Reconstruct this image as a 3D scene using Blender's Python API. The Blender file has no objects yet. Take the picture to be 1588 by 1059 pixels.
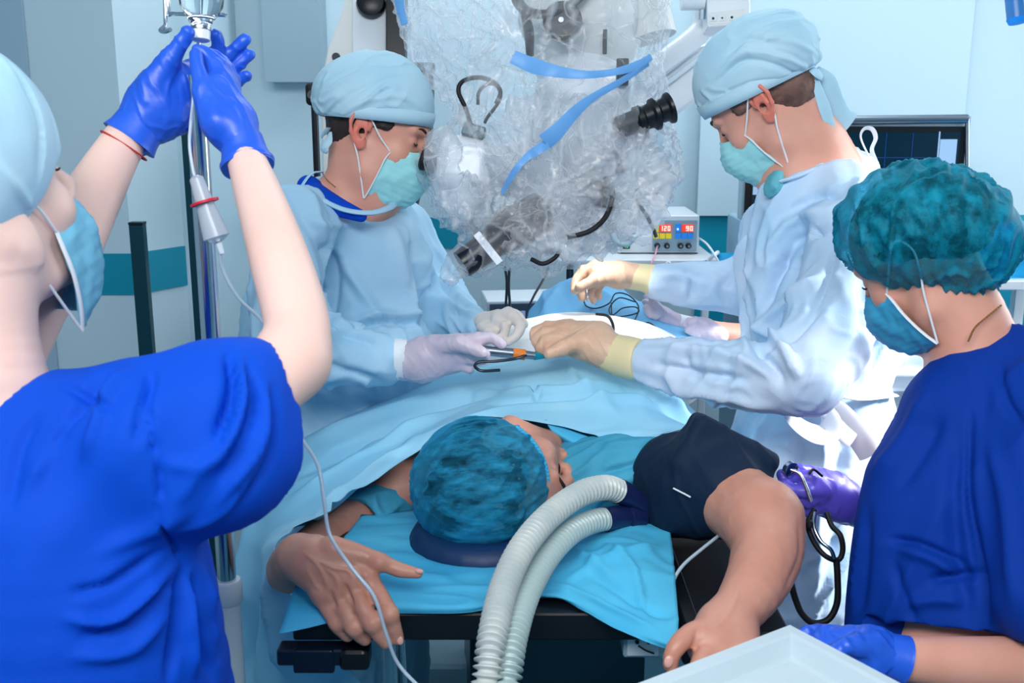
import bpy, bmesh, math, random
import numpy as np
from mathutils import Vector, Matrix
random.seed(7)
np.random.seed(7)
SC = bpy.context.scene
COL = SC.collection
def srgb(r, g, b):
    f = lambda c: (c/255/12.92) if c/255 <= 0.04045 else ((c/255+0.055)/1.055)**2.4
    return (f(r), f(g), f(b), 1.0)

# ---------------------------------------------------------------- camera
FPX = 1650.0
CX, CY = 794.0, 529.5
PITCH = math.radians(12.9)
CAM = np.array([0.0, 0.0, 1.70])
AX = np.array([1.0, 0.0, 0.0])
AF = np.array([0.0, math.cos(PITCH), -math.sin(PITCH)])
AU = np.array([0.0, math.sin(PITCH), math.cos(PITCH)])
cam_data = bpy.data.cameras.new('camera')
cam_data.sensor_fit = 'HORIZONTAL'; cam_data.sensor_width = 36.0
cam_data.lens = 36.0*FPX/1588.0
cam_data.clip_start = 0.02
cam = bpy.data.objects.new('camera', cam_data); COL.objects.link(cam)
cam.location = CAM; cam.rotation_euler = (math.pi/2-PITCH, 0, 0)
SC.camera = cam
cam_data.dof.use_dof = True; cam_data.dof.focus_distance = 1.95; cam_data.dof.aperture_fstop = 9.0

# ---------------------------------------------------------------- world, lights, exposure
SC.view_settings.view_transform = 'Standard'
SC.view_settings.look = 'None'
SC.view_settings.exposure = 0.12
SC.view_settings.gamma = 1.0
SC.view_settings.use_curve_mapping = False
world = bpy.data.worlds.new('world'); SC.world = world; world.use_nodes = True
bg = world.node_tree.nodes['Background']
bg.inputs['Color'].default_value = srgb(104, 196, 240); bg.inputs['Strength'].default_value = 0.30
def area(name, loc, target, sx, sy, power, color):
    l = bpy.data.lights.new(name, 'AREA'); l.shape = 'RECTANGLE'; l.size = sx; l.size_y = sy
    l.energy = power; l.color = color[:3]
    o = bpy.data.objects.new(name, l); COL.objects.link(o)
    o.location = loc
    o.rotation_euler = (Vector(target)-Vector(loc)).to_track_quat('-Z', 'Y').to_euler()
    return o
area('ceiling_light_far', (0.3, 2.9, 2.82), (0.3, 2.9, 0), 2.0, 0.6, 17, (0.97, 0.99, 1.0))
area('front_fill_light', (-0.2, -0.3, 2.8), (0.1, 1.9, 1.0), 2.0, 0.9, 74, (1.0, 0.99, 0.98))  # added frontal fill, tilted forward to brighten the near sides
area('area_light_right', (2.3, 2.6, 1.9), (0.6, 2.2, 1.2), 1.2, 1.4, 27, (0.95, 0.98, 1.0))  # broad area light inside the room at the right; no window there
def spot(name, loc, target, power, deg, size=.16, color=(1.0, .985, .96)):
    l = bpy.data.lights.new(name, 'SPOT'); l.energy = power; l.spot_size = math.radians(deg); l.spot_blend = .7
    l.shadow_soft_size = size; l.color = color
    o = bpy.data.objects.new(name, l); COL.objects.link(o); o.location = loc
    o.rotation_euler = (Vector(target)-Vector(loc)).to_track_quat('-Z', 'Y').to_euler(); return o
spot('microscope_lamp', (0.17, 2.12, 1.475), (0.16, 2.12, 1.2), 32, 130, .03)
spot('surgical_lamp_side', (1.85, 1.7, 1.95), (0.55, 1.95, 1.08), 330, 34)

# ---------------------------------------------------------------- coordinates
def W(px, py, d):
    """world point seen at a pixel, at a depth along the camera axis"""
    return CAM + AF*d + AX*((px-CX)/FPX*d) + AU*((CY-py)/FPX*d)
def ray(px, py):
    return AF + AX*((px-CX)/FPX) + AU*((CY-py)/FPX)
def WY(px, py, Y):
    r = ray(px, py); return CAM + r*((Y-CAM[1])/r[1])
def WZ(px, py, z):
    r = ray(px, py); return CAM + r*((z-CAM[2])/r[2])
def proj(V):
    q = V-CAM
    d = q@AF
    return CX+FPX*(q@AX)/d, CY-FPX*(q@AU)/d, d

# ---------------------------------------------------------------- noise
_perm = np.random.permutation(256)
_perm = np.concatenate([_perm, _perm, _perm]).astype(np.int64)
_grad = np.random.normal(size=(256, 3)); _grad /= np.linalg.norm(_grad, axis=1)[:, None]
def perlin(P):
    P = np.asarray(P, dtype=np.float64)
    i = np.floor(P).astype(np.int64); f = P-i
    u = f*f*f*(f*(f*6-15)+10)
    i &= 255
    out = 0
    for dx in (0, 1):
        for dy in (0, 1):
            for dz in (0, 1):
                h = _perm[_perm[_perm[(i[:, 0]+dx)&255]+((i[:, 1]+dy)&255)]+((i[:, 2]+dz)&255)]
                g = _grad[h]
                dot = g[:, 0]*(f[:, 0]-dx)+g[:, 1]*(f[:, 1]-dy)+g[:, 2]*(f[:, 2]-dz)
                w = (u[:, 0] if dx else 1-u[:, 0])*(u[:, 1] if dy else 1-u[:, 1])*(u[:, 2] if dz else 1-u[:, 2])
                out = out+dot*w
    return out*1.6
def fbm(P, n=3):
    s = 0; a = 1
    for k in range(n):
        s = s+a*perlin(P*(2**k)+17.3*k); a *= .5
    return s
def ridge(P, seed=0):
    return 1-np.minimum(np.abs(perlin(P+seed*31.7))*2.6, 1)
def vdir(dx, dy, dd=0):
    """direction given in view terms: right, down on the picture, away"""
    v = AX*dx-AU*dy+AF*dd
    return v/np.linalg.norm(v)
def folds(V, direction, across, stretch=4.0, seed=0, warp=0.25):
    """long soft folds running along direction, 1 on a crest, 0 in a valley"""
    d = direction
    Q = V/across
    Q = Q+warp*np.stack([perlin(V/(across*2.2)+5.1), perlin(V/(across*2.2)+9.7), perlin(V/(across*2.2)+1.3)], 1)
    along = (Q@d)[:, None]*d
    Q = (Q-along)+along/stretch
    return ridge(Q, seed)

# ---------------------------------------------------------------- signed distance modelling
def seg_t(P, a, b):
    ab = b-a; L = ab@ab
    return np.clip(((P-a)@ab)/max(L, 1e-12), 0, 1)
class Sdf:
    def __init__(self): self.p = []
    def cap(self, a, b, ra, rb, k=.012, sub=False):
        a = np.array(a, float); b = np.array(b, float); m = max(ra, rb)
        lo = np.minimum(a, b)-m; hi = np.maximum(a, b)+m
        def f(P):
            t = seg_t(P, a, b)
            return np.linalg.norm(P-(a+t[:, None]*(b-a)), axis=1)-(ra+t*(rb-ra))
        self.p.append((f, lo, hi, k, sub)); return self
    def ell(self, c, r, R=None, k=.012, sub=False):
        c = np.array(c, float); r = np.array(r, float); R = np.eye(3) if R is None else np.array(R, float)  # rows = axes
        ext = np.sqrt(((R*r[:, None])**2).sum(0))
        def f(P):
            q = (P-c)@R.T
            k0 = np.linalg.norm(q/r, axis=1); k1 = np.linalg.norm(q/(r*r), axis=1)
            return k0*(k0-1)/np.maximum(k1, 1e-9)
        self.p.append((f, c-ext, c+ext, k, sub)); return self
    def box(self, c, h, R=None, rnd=.005, k=.004, sub=False):
        c = np.array(c, float); h = np.array(h, float); R = np.eye(3) if R is None else np.array(R, float)
        ext = np.abs(R.T)@h+rnd
        def f(P):
            q = np.abs((P-c)@R.T)-(h-rnd)
            return np.linalg.norm(np.maximum(q, 0), axis=1)+np.minimum(q.max(1), 0)-rnd
        self.p.append((f, c-ext, c+ext, k, sub)); return self
    # the same, measured on the picture: pixel, depth in metres, radius in pixels
    def ch(self, pts, k=.012, sub=False):
        w = [(W(x, y, d), r*d/FPX) for x, y, d, r in pts]
        if len(w) == 1: w = w*2
        if len(w) > 2:
            c = crs(np.array([list(p_)+[r_] for p_, r_ in w]), 4); w = [(q[:3], max(q[3], .0005)) for q in c]
        segs = []
        for (a, ra), (b, rb) in zip(w[:-1], w[1:]):
            t_ = Sdf(); t_.cap(a, b, ra, rb, k); segs.append(t_.p[0])
        self.p.append((segs, np.min([s[1] for s in segs], 0), np.max([s[2] for s in segs], 0), k, sub))
        return self
    def el(self, x, y, d, rx, ry, rd, roll=0, yaw=0, k=.012, sub=False):
        a = math.radians(roll)
        e1 = AX*math.cos(a)-AU*math.sin(a); e2 = -AX*math.sin(a)-AU*math.cos(a); e3 = AF
        if yaw:
            w_ = math.radians(yaw); e1, e3 = e1*math.cos(w_)+e3*math.sin(w_), e3*math.cos(w_)-e1*math.sin(w_)
        return self.ell(W(x, y, d), (rx*d/FPX, ry*d/FPX, rd), [e1, e2, e3], k, sub)
    def mesh(self, res=.004, lo=None, hi=None):
        adds = [q for q in self.p if not q[4]]
        L = np.min([q[1] for q in adds], 0)-res*3; H = np.max([q[2] for q in adds], 0)+res*3
        if lo is not None: L = np.maximum(L, lo)
        if hi is not None: H = np.minimum(H, hi)
        n = np.ceil((H-L)/res).astype(int)+1
        ax = [L[i]+res*np.arange(n[i]) for i in range(3)]
        F = np.full(tuple(n), 0.08, dtype=np.float32)
        for f, l, h, k, sub in self.p:
            mrg = (k*1.2 if k else 0)+res*2.5
            i0 = np.maximum(np.floor((l-mrg-L)/res).astype(int), 0); i1 = np.minimum(np.ceil((h+mrg-L)/res).astype(int)+1, n)
            if (i1 <= i0).any(): continue
            sl_ = tuple(slice(i0[j], i1[j]) for j in range(3))
            def ev(g, s3): 
                G = np.stack(np.meshgrid(ax[0][s3[0]], ax[1][s3[1]], ax[2][s3[2]], indexing='ij'), -1).reshape(-1, 3)
                return g(G).reshape([s.stop-s.start for s in s3]).astype(np.float32)
            if isinstance(f, list):
                d = np.full(F[sl_].shape, .2, dtype=np.float32)
                for g, l2, h2, k2, s2 in f:
                    j0 = np.maximum(np.floor((l2-mrg-L)/res).astype(int), i0); j1 = np.minimum(np.ceil((h2+mrg-L)/res).astype(int)+1, i1)
                    if (j1 <= j0).any(): continue
                    s3 = tuple(slice(j0[j], j1[j]) for j in range(3)); s4 = tuple(slice(j0[j]-i0[j], j1[j]-i0[j]) for j in range(3))
                    d[s4] = np.minimum(d[s4], ev(g, s3))
            else: d = ev(f, sl_)
            o = F[sl_]
            if sub:
                hh = np.clip(k-np.abs(o+d), 0, None)/max(k, 1e-6)
                F[sl_] = np.maximum(o, -d)+hh*hh*k*.25
            else:
                hh = np.clip(k-np.abs(o-d), 0, None)/max(k, 1e-6)
                F[sl_] = np.minimum(o, d)-hh*hh*k*.25
        F[0] = F[-1] = .05; F[:, 0] = F[:, -1] = .05; F[:, :, 0] = F[:, :, -1] = .05
        return surface_nets(F, L, res)
def surface_nets(F, L, res):
    S = F < 0
    n = F.shape
    c = [S[dx:n[0]-1+dx, dy:n[1]-1+dy, dz:n[2]-1+dz] for dx in (0, 1) for dy in (0, 1) for dz in (0, 1)]
    allin = c[0].copy(); anyin = c[0].copy()
    for q in c[1:]: allin &= q; anyin |= q
    act = anyin & ~allin
    I = np.argwhere(act)
    idx = -np.ones(act.shape, dtype=np.int64); idx[act] = np.arange(len(I))
    acc = np.zeros((len(I), 3)); cnt = np.zeros(len(I))
    corners = [(dx, dy, dz) for dx in (0, 1) for dy in (0, 1) for dz in (0, 1)]
    for a in corners:
        for ax_ in range(3):
            if a[ax_]: continue
            b = list(a); b[ax_] = 1
            va = F[I[:, 0]+a[0], I[:, 1]+a[1], I[:, 2]+a[2]]; vb = F[I[:, 0]+b[0], I[:, 1]+b[1], I[:, 2]+b[2]]
            m = (va < 0) != (vb < 0)
            t = np.where(m, va/np.where(m, va-vb, 1), 0)
            pt = np.array(a, float)[None, :].repeat(len(I), 0); pt[:, ax_] = t
            acc[m] += pt[m]; cnt[m] += 1
    V = L+(I+acc/cnt[:, None])*res
    faces = []
    for ax_ in range(3):
        u, v = (ax_+1) % 3, (ax_+2) % 3
        s0 = [slice(1, n[j]-1) for j in range(3)]; s1 = list(s0)
        s0[ax_] = slice(0, n[ax_]-1); s1[ax_] = slice(1, n[ax_])
        A = S[tuple(s0)]; B = S[tuple(s1)]
        for flip, m in ((False, A & ~B), (True, ~A & B)):
            E = np.argwhere(m)
            off = np.array([s.start for s in s0]); E = E+off
            def cell(du, dv):
                q = E.copy(); q[:, u] -= du; q[:, v] -= dv
                return idx[q[:, 0], q[:, 1], q[:, 2]]
            f = np.stack([cell(1, 1), cell(0, 1), cell(0, 0), cell(1, 0)], 1)
            if flip: f = f[:, ::-1]
            faces.append(f)
    return V, np.concatenate(faces)
def vnormals(V, Fc):
    a = V[Fc[:, 2]]-V[Fc[:, 0]]; b = V[Fc[:, 3]]-V[Fc[:, 1]] if Fc.shape[1] == 4 else V[Fc[:, 2]]-V[Fc[:, 1]]
    nf = np.cross(a, b)
    N = np.zeros_like(V)
    for j in range(Fc.shape[1]): 
        for c_ in range(3): N[:, c_] += np.bincount(Fc[:, j], nf[:, c_], len(V))
    return N/np.maximum(np.linalg.norm(N, axis=1), 1e-12)[:, None]
def relax(V, Fc, n=2, w=.5):
    i = Fc.reshape(-1); j = np.roll(Fc, -1, axis=1).reshape(-1)
    a = np.concatenate([i, j]); b = np.concatenate([j, i])
    cnt = np.maximum(np.bincount(a, minlength=len(V)), 1)
    for _ in range(n):
        S_ = np.stack([np.bincount(a, V[b][:, c_], len(V)) for c_ in range(3)], 1)/cnt[:, None]
        V = V+(S_-V)*w
    return V
def stroke(V, N, pts, width, amp, facing=.05, hard=False):
    """a fold pressed into (amp<0) or raised from (amp>0) the side of a surface that faces the room's near end; pts and width as seen from there"""
    x, y, d = proj(V)
    q = np.stack([x, y], 1); pts = np.array(pts, float)
    if len(pts) > 2: pts = crs(pts, 6)
    best = np.full(len(V), 1e9); tt = np.zeros(len(V))
    m = (x > pts[:, 0].min()-4*width) & (x < pts[:, 0].max()+4*width) & (y > pts[:, 1].min()-4*width) & (y < pts[:, 1].max()+4*width)
    q = q[m]; bb = np.full(len(q), 1e9); tb = np.zeros(len(q)); ns = len(pts)-1
    for s in range(ns):
        a, b = pts[s], pts[s+1]; ab = b-a
        t = np.clip(((q-a)@ab)/max(ab@ab, 1e-9), 0, 1)
        dd = np.linalg.norm(q-(a+t[:, None]*ab), axis=1)
        u = dd < bb; bb[u] = dd[u]; tb[u] = (s+t[u])/ns
    taper = np.clip(np.minimum(tb, 1-tb)*5, 0, 1)*.85+.15
    g = np.exp(-(bb/width)**2) if not hard else np.clip(1-bb/width, 0, 1)
    view = AF+np.zeros((1, 3))
    fc = (-(N[m]@AF) > facing)
    out = np.zeros(len(V)); out[m] = amp*g*taper*fc
    return out
def crs(pts, n=8, closed=False):
    """Catmull-Rom through points"""
    P = np.array(pts, float)
    if len(P) < 3: 
        t = np.linspace(0, 1, n+1)[:, None]; return P[0]+(P[1]-P[0])*t
    E = np.vstack([2*P[0]-P[1], P, 2*P[-1]-P[-2]])
    out = []
    t = np.linspace(0, 1, n, endpoint=False)[:, None]
    for i in range(1, len(E)-2):
        p0, p1, p2, p3 = E[i-1:i+3]
        out.append(.5*((2*p1)+(-p0+p2)*t+(2*p0-5*p1+4*p2-p3)*t*t+(-p0+3*p1-3*p2+p3)*t**3))
    out.append(P[-1:])
    return np.vstack(out)

# ---------------------------------------------------------------- objects
def tag(o, label=None, cat=None, group=None, kind=None):
    if label: o['label'] = label
    if cat: o['category'] = cat
    if group: o['group'] = group
    if kind: o['kind'] = kind
    return o
def empty(name, loc, label, cat, group=None):
    o = bpy.data.objects.new(name, None); COL.objects.link(o); o.location = Vector(loc); o.empty_display_size = .05
    return tag(o, label, cat, group)
def rootloc(o):
    v = np.zeros(3)
    while o is not None: v = v+np.array(o.location); o = o.parent
    return v
def mk(name, V, Fc, mat, parent=None, smooth=True, loc=None, solid=None):
    me = bpy.data.meshes.new(name)
    V = np.asarray(V, float)
    L = rootloc(parent) if parent is not None else (np.asarray(loc, float) if loc is not None else np.array([(V[:, 0].min()+V[:, 0].max())/2, (V[:, 1].min()+V[:, 1].max())/2, V[:, 2].min()]))
    V = V-L
    if isinstance(Fc, np.ndarray):
        k = Fc.shape[1]
        me.vertices.add(len(V)); me.vertices.foreach_set('co', V.astype(np.float32).ravel())
        me.loops.add(len(Fc)*k); me.loops.foreach_set('vertex_index', Fc.astype(np.int32).ravel())
        me.polygons.add(len(Fc)); me.polygons.foreach_set('loop_start', (np.arange(len(Fc))*k).astype(np.int32))
        me.update(calc_edges=True)
    else:
        me.from_pydata([tuple(v) for v in V], [], [tuple(f) for f in Fc])
    if smooth: me.polygons.foreach_set('use_smooth', [True]*len(me.polygons))
    me.materials.append(mat)
    me.validate()
    o = bpy.data.objects.new(name, me); COL.objects.link(o)
    if parent is not None: o.parent = parent
    else: o.location = Vector(L)
    if solid:
        md = o.modifiers.new('thickness', 'SOLIDIFY'); md.thickness = solid; md.offset = -1
    return o
def sdf_obj(name, S, mat, parent=None, res=.004, sm=1, disp=None, **kw):
    V, Fc = S.mesh(res, kw.pop('lo', None), kw.pop('hi', None))
    if sm: V = relax(V, Fc, sm)
    if disp is not None:
        N = vnormals(V, Fc); V = V+N*disp(V, N)[:, None]
    return mk(name, V, Fc, mat, parent, **kw)
class MB:
    """collects shapes into one mesh"""
    def __init__(self): self.V = []; self.F = []; self.n = 0
    def add(self, V, F):
        self.V.append(np.asarray(V, float)); self.F += [tuple(int(i)+self.n for i in f) for f in F]; self.n += len(V); return self
    def box(self, c, size, R=None, bev=.002):
        bm = bmesh.new(); bmesh.ops.create_cube(bm, size=1.0)
        for v in bm.verts: v.co = Vector((v.co.x*size[0], v.co.y*size[1], v.co.z*size[2]))
        if bev: bmesh.ops.bevel(bm, geom=bm.edges[:], offset=min(bev, min(size)*.45), segments=3, affect='EDGES', profile=.7)
        V = np.array([v.co[:] for v in bm.verts]); bm.verts.index_update(); F = [[v.index for v in f.verts] for f in bm.faces]; bm.free()
        if R is not None: V = V@np.array(R)   # rows of R are the box axes
        return self.add(V+np.array(c), F)
    def tube(self, pts, r, seg=12, n=6, closed=False, caps=True, flat=1.0, smooth=True, up=None):
        P = crs(pts, n) if smooth and len(pts) > 2 else np.array(pts, float)
        m = len(P)
        if callable(r): R_ = np.array([r(i/(m-1)) for i in range(m)])
        elif np.ndim(r): R_ = np.interp(np.linspace(0, 1, m), np.linspace(0, 1, len(r)), r)
        else: R_ = np.full(m, r)
        T = np.gradient(P, axis=0); T /= np.maximum(np.linalg.norm(T, axis=1), 1e-9)[:, None]
        u = np.cross(T[0], [0, 0, 1.]) if up is None else np.array(up, float)
        if np.linalg.norm(u) < .1: u = np.cross(T[0], [1., 0, 0])
        V = []
        a = np.linspace(0, 2*math.pi, seg, endpoint=False)
        for i in range(m):
            u = u-T[i]*(u@T[i]); u /= np.linalg.norm(u); w = np.cross(T[i], u)
            V.append(P[i]+R_[i]*(np.cos(a)[:, None]*u+flat*np.sin(a)[:, None]*w))
        V = np.vstack(V); F = []
        for i in range(m-1):
            for j in range(seg):
                k = (j+1) % seg; F.append((i*seg+j, i*seg+k, (i+1)*seg+k, (i+1)*seg+j))
        if caps: F.append(tuple(range(seg))[::-1]); F.append(tuple((m-1)*seg+j for j in range(seg)))
        return self.add(V, F)
    def lathe(self, prof, a, axis, seg=32):
        """prof: (t, r) pairs, t in metres along axis from a"""
        axis = np.array(axis, float); axis /= np.linalg.norm(axis)
        return self.tube([np.array(a)+axis*(t+1e-6*i) for i, (t, r) in enumerate(prof)], [r for t, r in prof], seg, smooth=False) if False else self._lathe(prof, np.array(a, float), axis, seg)
    def _lathe(self, prof, a, axis, seg):
        u = np.cross(axis, [0, 0, 1.]); u = np.cross(axis, [1., 0, 0]) if np.linalg.norm(u) < .1 else u
        u /= np.linalg.norm(u); w = np.cross(axis, u); an = np.linspace(0, 2*math.pi, seg, endpoint=False)
        V = np.vstack([a+axis*t+max(r, 1e-5)*(np.cos(an)[:, None]*u+np.sin(an)[:, None]*w) for t, r in prof]); F = []
        for i in range(len(prof)-1):
            for j in range(seg):
                k = (j+1) % seg; F.append((i*seg+j, i*seg+k, (i+1)*seg+k, (i+1)*seg+j))
        F.append(tuple(range(seg))[::-1]); F.append(tuple((len(prof)-1)*seg+j for j in range(seg)))
        return self.add(V, F)
    def build(self, name, mat, parent=None, smooth=True, **kw):
        o = mk(name, np.vstack(self.V), self.F, mat, parent, False, **kw)
        if smooth:
            o.data.polygons.foreach_set('use_smooth', [True]*len(o.data.polygons))
            try: o.data.set_sharp_from_angle(angle=math.radians(40))
            except Exception: pass
        return o
def patch(rows, nu=10, nv=10):
    """surface through a grid of world points, rows x columns"""
    G = np.array(rows, float)
    A = np.stack([crs(G[i], nu) for i in range(len(G))])
    B = np.stack([crs(A[:, j], nv) for j in range(A.shape[1])], 1)
    n, m = B.shape[:2]
    V = B.reshape(-1, 3)
    i, j = np.meshgrid(np.arange(n-1), np.arange(m-1), indexing='ij')
    i = i.ravel(); j = j.ravel()
    Fc = np.stack([i*m+j, i*m+j+1, (i+1)*m+j+1, (i+1)*m+j], 1)
    return V, Fc
def patch_obj(name, rows, mat, parent=None, nu=10, nv=10, disp=None, solid=.0012, px=True, **kw):
    R_ = [[W(*p) for p in r] for r in rows] if px else rows
    V, Fc = patch(R_, nu, nv)
    N = vnormals(V, Fc)
    if (N@AF).mean() > 0: Fc = Fc[:, ::-1]; N = -N
    if disp is not None: V = V+N*disp(V, N)[:, None]
    return mk(name, V, Fc, mat, parent, solid=solid, **kw)
def sheet(rows, k, **kw): return patch(rows, **kw)

# ---------------------------------------------------------------- materials
def mat(name, col, rough=.6, metal=0., bump=None, bscale=80., spec=.5, var=None, vscale=6., sheen=0., trans=0., alpha=1., sss=0., ior=1.45, coat=0., emit=None, estr=0., stretch=None, sss_col=None, crinkle=0., cscale=9.):
    m = bpy.data.materials.new(name); m.use_nodes = True; nt = m.node_tree; p = nt.nodes['Principled BSDF']
    p.inputs['Base Color'].default_value = col; p.inputs['Roughness'].default_value = rough; p.inputs['Metallic'].default_value = metal
    p.inputs['Specular IOR Level'].default_value = spec; p.inputs['IOR'].default_value = ior
    p.inputs['Sheen Weight'].default_value = sheen; p.inputs['Transmission Weight'].default_value = trans; p.inputs['Alpha'].default_value = alpha
    p.inputs['Coat Weight'].default_value = coat
    if sss:
        p.inputs['Subsurface Weight'].default_value = sss; p.inputs['Subsurface Radius'].default_value = sss_col or (1., .35, .2); p.inputs['Subsurface Scale'].default_value = .012
    if emit: p.inputs['Emission Color'].default_value = emit; p.inputs['Emission Strength'].default_value = estr
    tc = nt.nodes.new('ShaderNodeTexCoord'); mp = nt.nodes.new('ShaderNodeMapping'); nt.links.new(tc.outputs['Object'], mp.inputs[0])
    if stretch: mp.inputs['Scale'].default_value = stretch
    if var:
        n = nt.nodes.new('ShaderNodeTexNoise'); n.inputs['Scale'].default_value = vscale; n.inputs['Detail'].default_value = 5
        nt.links.new(mp.outputs[0], n.inputs['Vector'])
        r = nt.nodes.new('ShaderNodeValToRGB'); r.color_ramp.elements[0].position = .35; r.color_ramp.elements[1].position = .65
        r.color_ramp.elements[0].color = col; r.color_ramp.elements[1].color = var
        nt.links.new(n.outputs['Fac'], r.inputs[0]); nt.links.new(r.outputs[0], p.inputs['Base Color'])
    if bump:
        n = nt.nodes.new('ShaderNodeTexNoise'); n.inputs['Scale'].default_value = bscale; n.inputs['Detail'].default_value = 4
        nt.links.new(mp.outputs[0], n.inputs['Vector'])
        b = nt.nodes.new('ShaderNodeBump'); b.inputs['Strength'].default_value = bump; b.inputs['Distance'].default_value = .002
        nt.links.new(n.outputs['Fac'], b.inputs['Height']); nt.links.new(b.outputs[0], p.inputs['Normal'])
        if crinkle:
            last = b
            for rot, sc in (((.3, .4, .5), (1, 1, .3)), ((-.5, .9, -.4), (1, .35, 1))):
                m2 = nt.nodes.new('ShaderNodeMapping'); m2.inputs['Rotation'].default_value = rot; m2.inputs['Scale'].default_value = sc; nt.links.new(tc.outputs['Object'], m2.inputs[0])
                n2 = nt.nodes.new('ShaderNodeTexNoise'); n2.noise_type = 'RIDGED_MULTIFRACTAL'; n2.inputs['Scale'].default_value = cscale; n2.inputs['Detail'].default_value = 2; n2.inputs['Distortion'].default_value = .4
                nt.links.new(m2.outputs[0], n2.inputs['Vector'])
                b2 = nt.nodes.new('ShaderNodeBump'); b2.inputs['Strength'].default_value = crinkle; b2.inputs['Distance'].default_value = .008
                nt.links.new(n2.outputs['Fac'], b2.inputs['Height']); nt.links.new(last.outputs[0], b2.inputs['Normal']); last = b2
            nt.links.new(last.outputs[0], p.inputs['Normal'])
    return m
M = {}
# ---------------------------------------------------------------- palette
M['wall'] = mat('wall_paint', srgb(184, 210, 222), .55, bump=.05, bscale=200)
M['wall_grey'] = mat('wall_paint_grey', srgb(150, 180, 200), .55)
M['teal'] = mat('teal_vinyl', srgb(0, 138, 165), .4)
M['darkteal'] = mat('dark_teal_frame', srgb(20, 62, 74), .3, metal=.3)
M['floor'] = mat('floor_vinyl', srgb(48, 92, 112), .35, var=srgb(58, 104, 124), vscale=3)
M['ceil'] = mat('ceiling_paint', srgb(225, 232, 236), .8)
M['white'] = mat('white_enamel', srgb(225, 232, 238), .3, coat=.3)
M['offwhite'] = mat('offwhite_plastic', srgb(222, 224, 222), .4)
M['greyblue'] = mat('grey_blue_plastic', srgb(150, 178, 192), .35)
M['black'] = mat('black_plastic', srgb(14, 18, 26), .35)
M['rubber'] = mat('black_rubber', srgb(10, 13, 20), .6)
M['navy'] = mat('navy_plastic', srgb(22, 36, 84), .4)
M['chrome'] = mat('chrome', srgb(205, 212, 220), .16, metal=1.)
M['steel'] = mat('brushed_steel', srgb(150, 160, 172), .32, metal=1.)
M['screen'] = mat('screen_glass', srgb(6, 24, 38), .15, emit=srgb(8, 40, 60), estr=.5)
M['scrline'] = mat('screen_line', srgb(10, 60, 130), .4, emit=srgb(10, 80, 170), estr=.15)
M['scrpanel'] = mat('screen_panel', srgb(120, 150, 180), .4, emit=srgb(130, 160, 190), estr=.8)
M['scrtext'] = mat('screen_text', srgb(200, 220, 235), .4, emit=srgb(200, 225, 240), estr=.9)
M['yellow'] = mat('yellow_keys', srgb(215, 195, 30), .4, emit=srgb(205, 185, 20), estr=.35)
M['bluekey'] = mat('blue_keys', srgb(20, 125, 215), .4, emit=srgb(20, 120, 215), estr=.35)
M['redled'] = mat('red_digits', srgb(255, 170, 160), .4, emit=srgb(255, 190, 180), estr=1.6)
M['redglow'] = mat('red_display', srgb(225, 60, 50), .4, emit=srgb(235, 70, 50), estr=.5)
M['green'] = mat('green_switch', srgb(20, 190, 90), .4, emit=srgb(20, 220, 110), estr=1.2)
M['orange'] = mat('orange_ring', srgb(220, 125, 45), .4)
M['bluepack'] = mat('blue_wrap', srgb(0, 160, 215), .6, bump=.2, bscale=12)
M['ligblue'] = mat('lamp_handle_blue', srgb(60, 130, 200), .3)
M['cord'] = mat('white_cord', srgb(215, 228, 238), .4)
M['dkcord'] = mat('dark_cord', srgb(12, 34, 50), .4)
M['redpl'] = mat('red_plastic', srgb(215, 30, 60), .4)

def struct(o): o['kind'] = 'structure'; return o
def plate(name, pts, m, thick=.02, parent=None, push=None):
    """vertical polygon extruded away from the room"""
    pts = np.array(pts, float); n = len(pts)
    push = np.array([0, thick, 0]) if push is None else np.array(push)
    V = np.vstack([pts, pts+push]); F = [tuple(range(n)), tuple(range(n, 2*n))[::-1]]+[(i, i+n, (i+1) % n+n, (i+1) % n) for i in range(n)]
    return mk(name, V, F, m, parent, False)

YB = 3.6; YL = 2.75; ZC = 2.9
def X(px, Y, py=400): return WY(px, py, Y)[0]
def quad(name, x0, y0, x1, y1, z0, z1, m, t=.05):
    return plate(name, [(x0, y0, z0), (x1, y1, z0), (x1, y1, z1), (x0, y0, z1)], m, t)
xl0 = X(205, YL); xl1 = X(287, 2.90)
o = struct(quad('wall_back', xl1, YB, 2.7, YB, 0, ZC, M['wall'], .1))
o = struct(plate('wall_left', [(-2.6, YL, 0), (xl0, YL, 0), (xl1, 2.90, 0), (xl1, YB, 0), (-2.6, YB, 0)], M['wall'], push=(0, 0, ZC)))
struct(quad('wall_side_left', -2.7, -.6, -2.6, YB, 0, ZC, M['wall'], .05)) if False else None
o = struct(plate('wall_far_left', [(-2.6, -1, 0), (-2.6, YB, 0), (-2.6, YB, ZC), (-2.6, -1, ZC)], M['wall'], push=(-.1, 0, 0)))
o = struct(plate('wall_right', [(2.7, -1, 0), (2.7, YB, 0), (2.7, YB, ZC), (2.7, -1, ZC)], M['wall'], push=(.1, 0, 0)))
struct(plate('floor', [(-2.6, -1, 0), (2.7, -1, 0), (2.7, YB, 0), (-2.6, YB, 0)], M['floor'], push=(0, 0, -.1)))
struct(plate('ceiling', [(-2.6, -1, ZC), (2.7, -1, ZC), (2.7, YB, ZC), (-2.6, YB, ZC)], M['ceil'], push=(0, 0, .1)))
zt = WY(700, 337, YB)[2]; zb = WY(700, 385, YB)[2]
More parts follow.
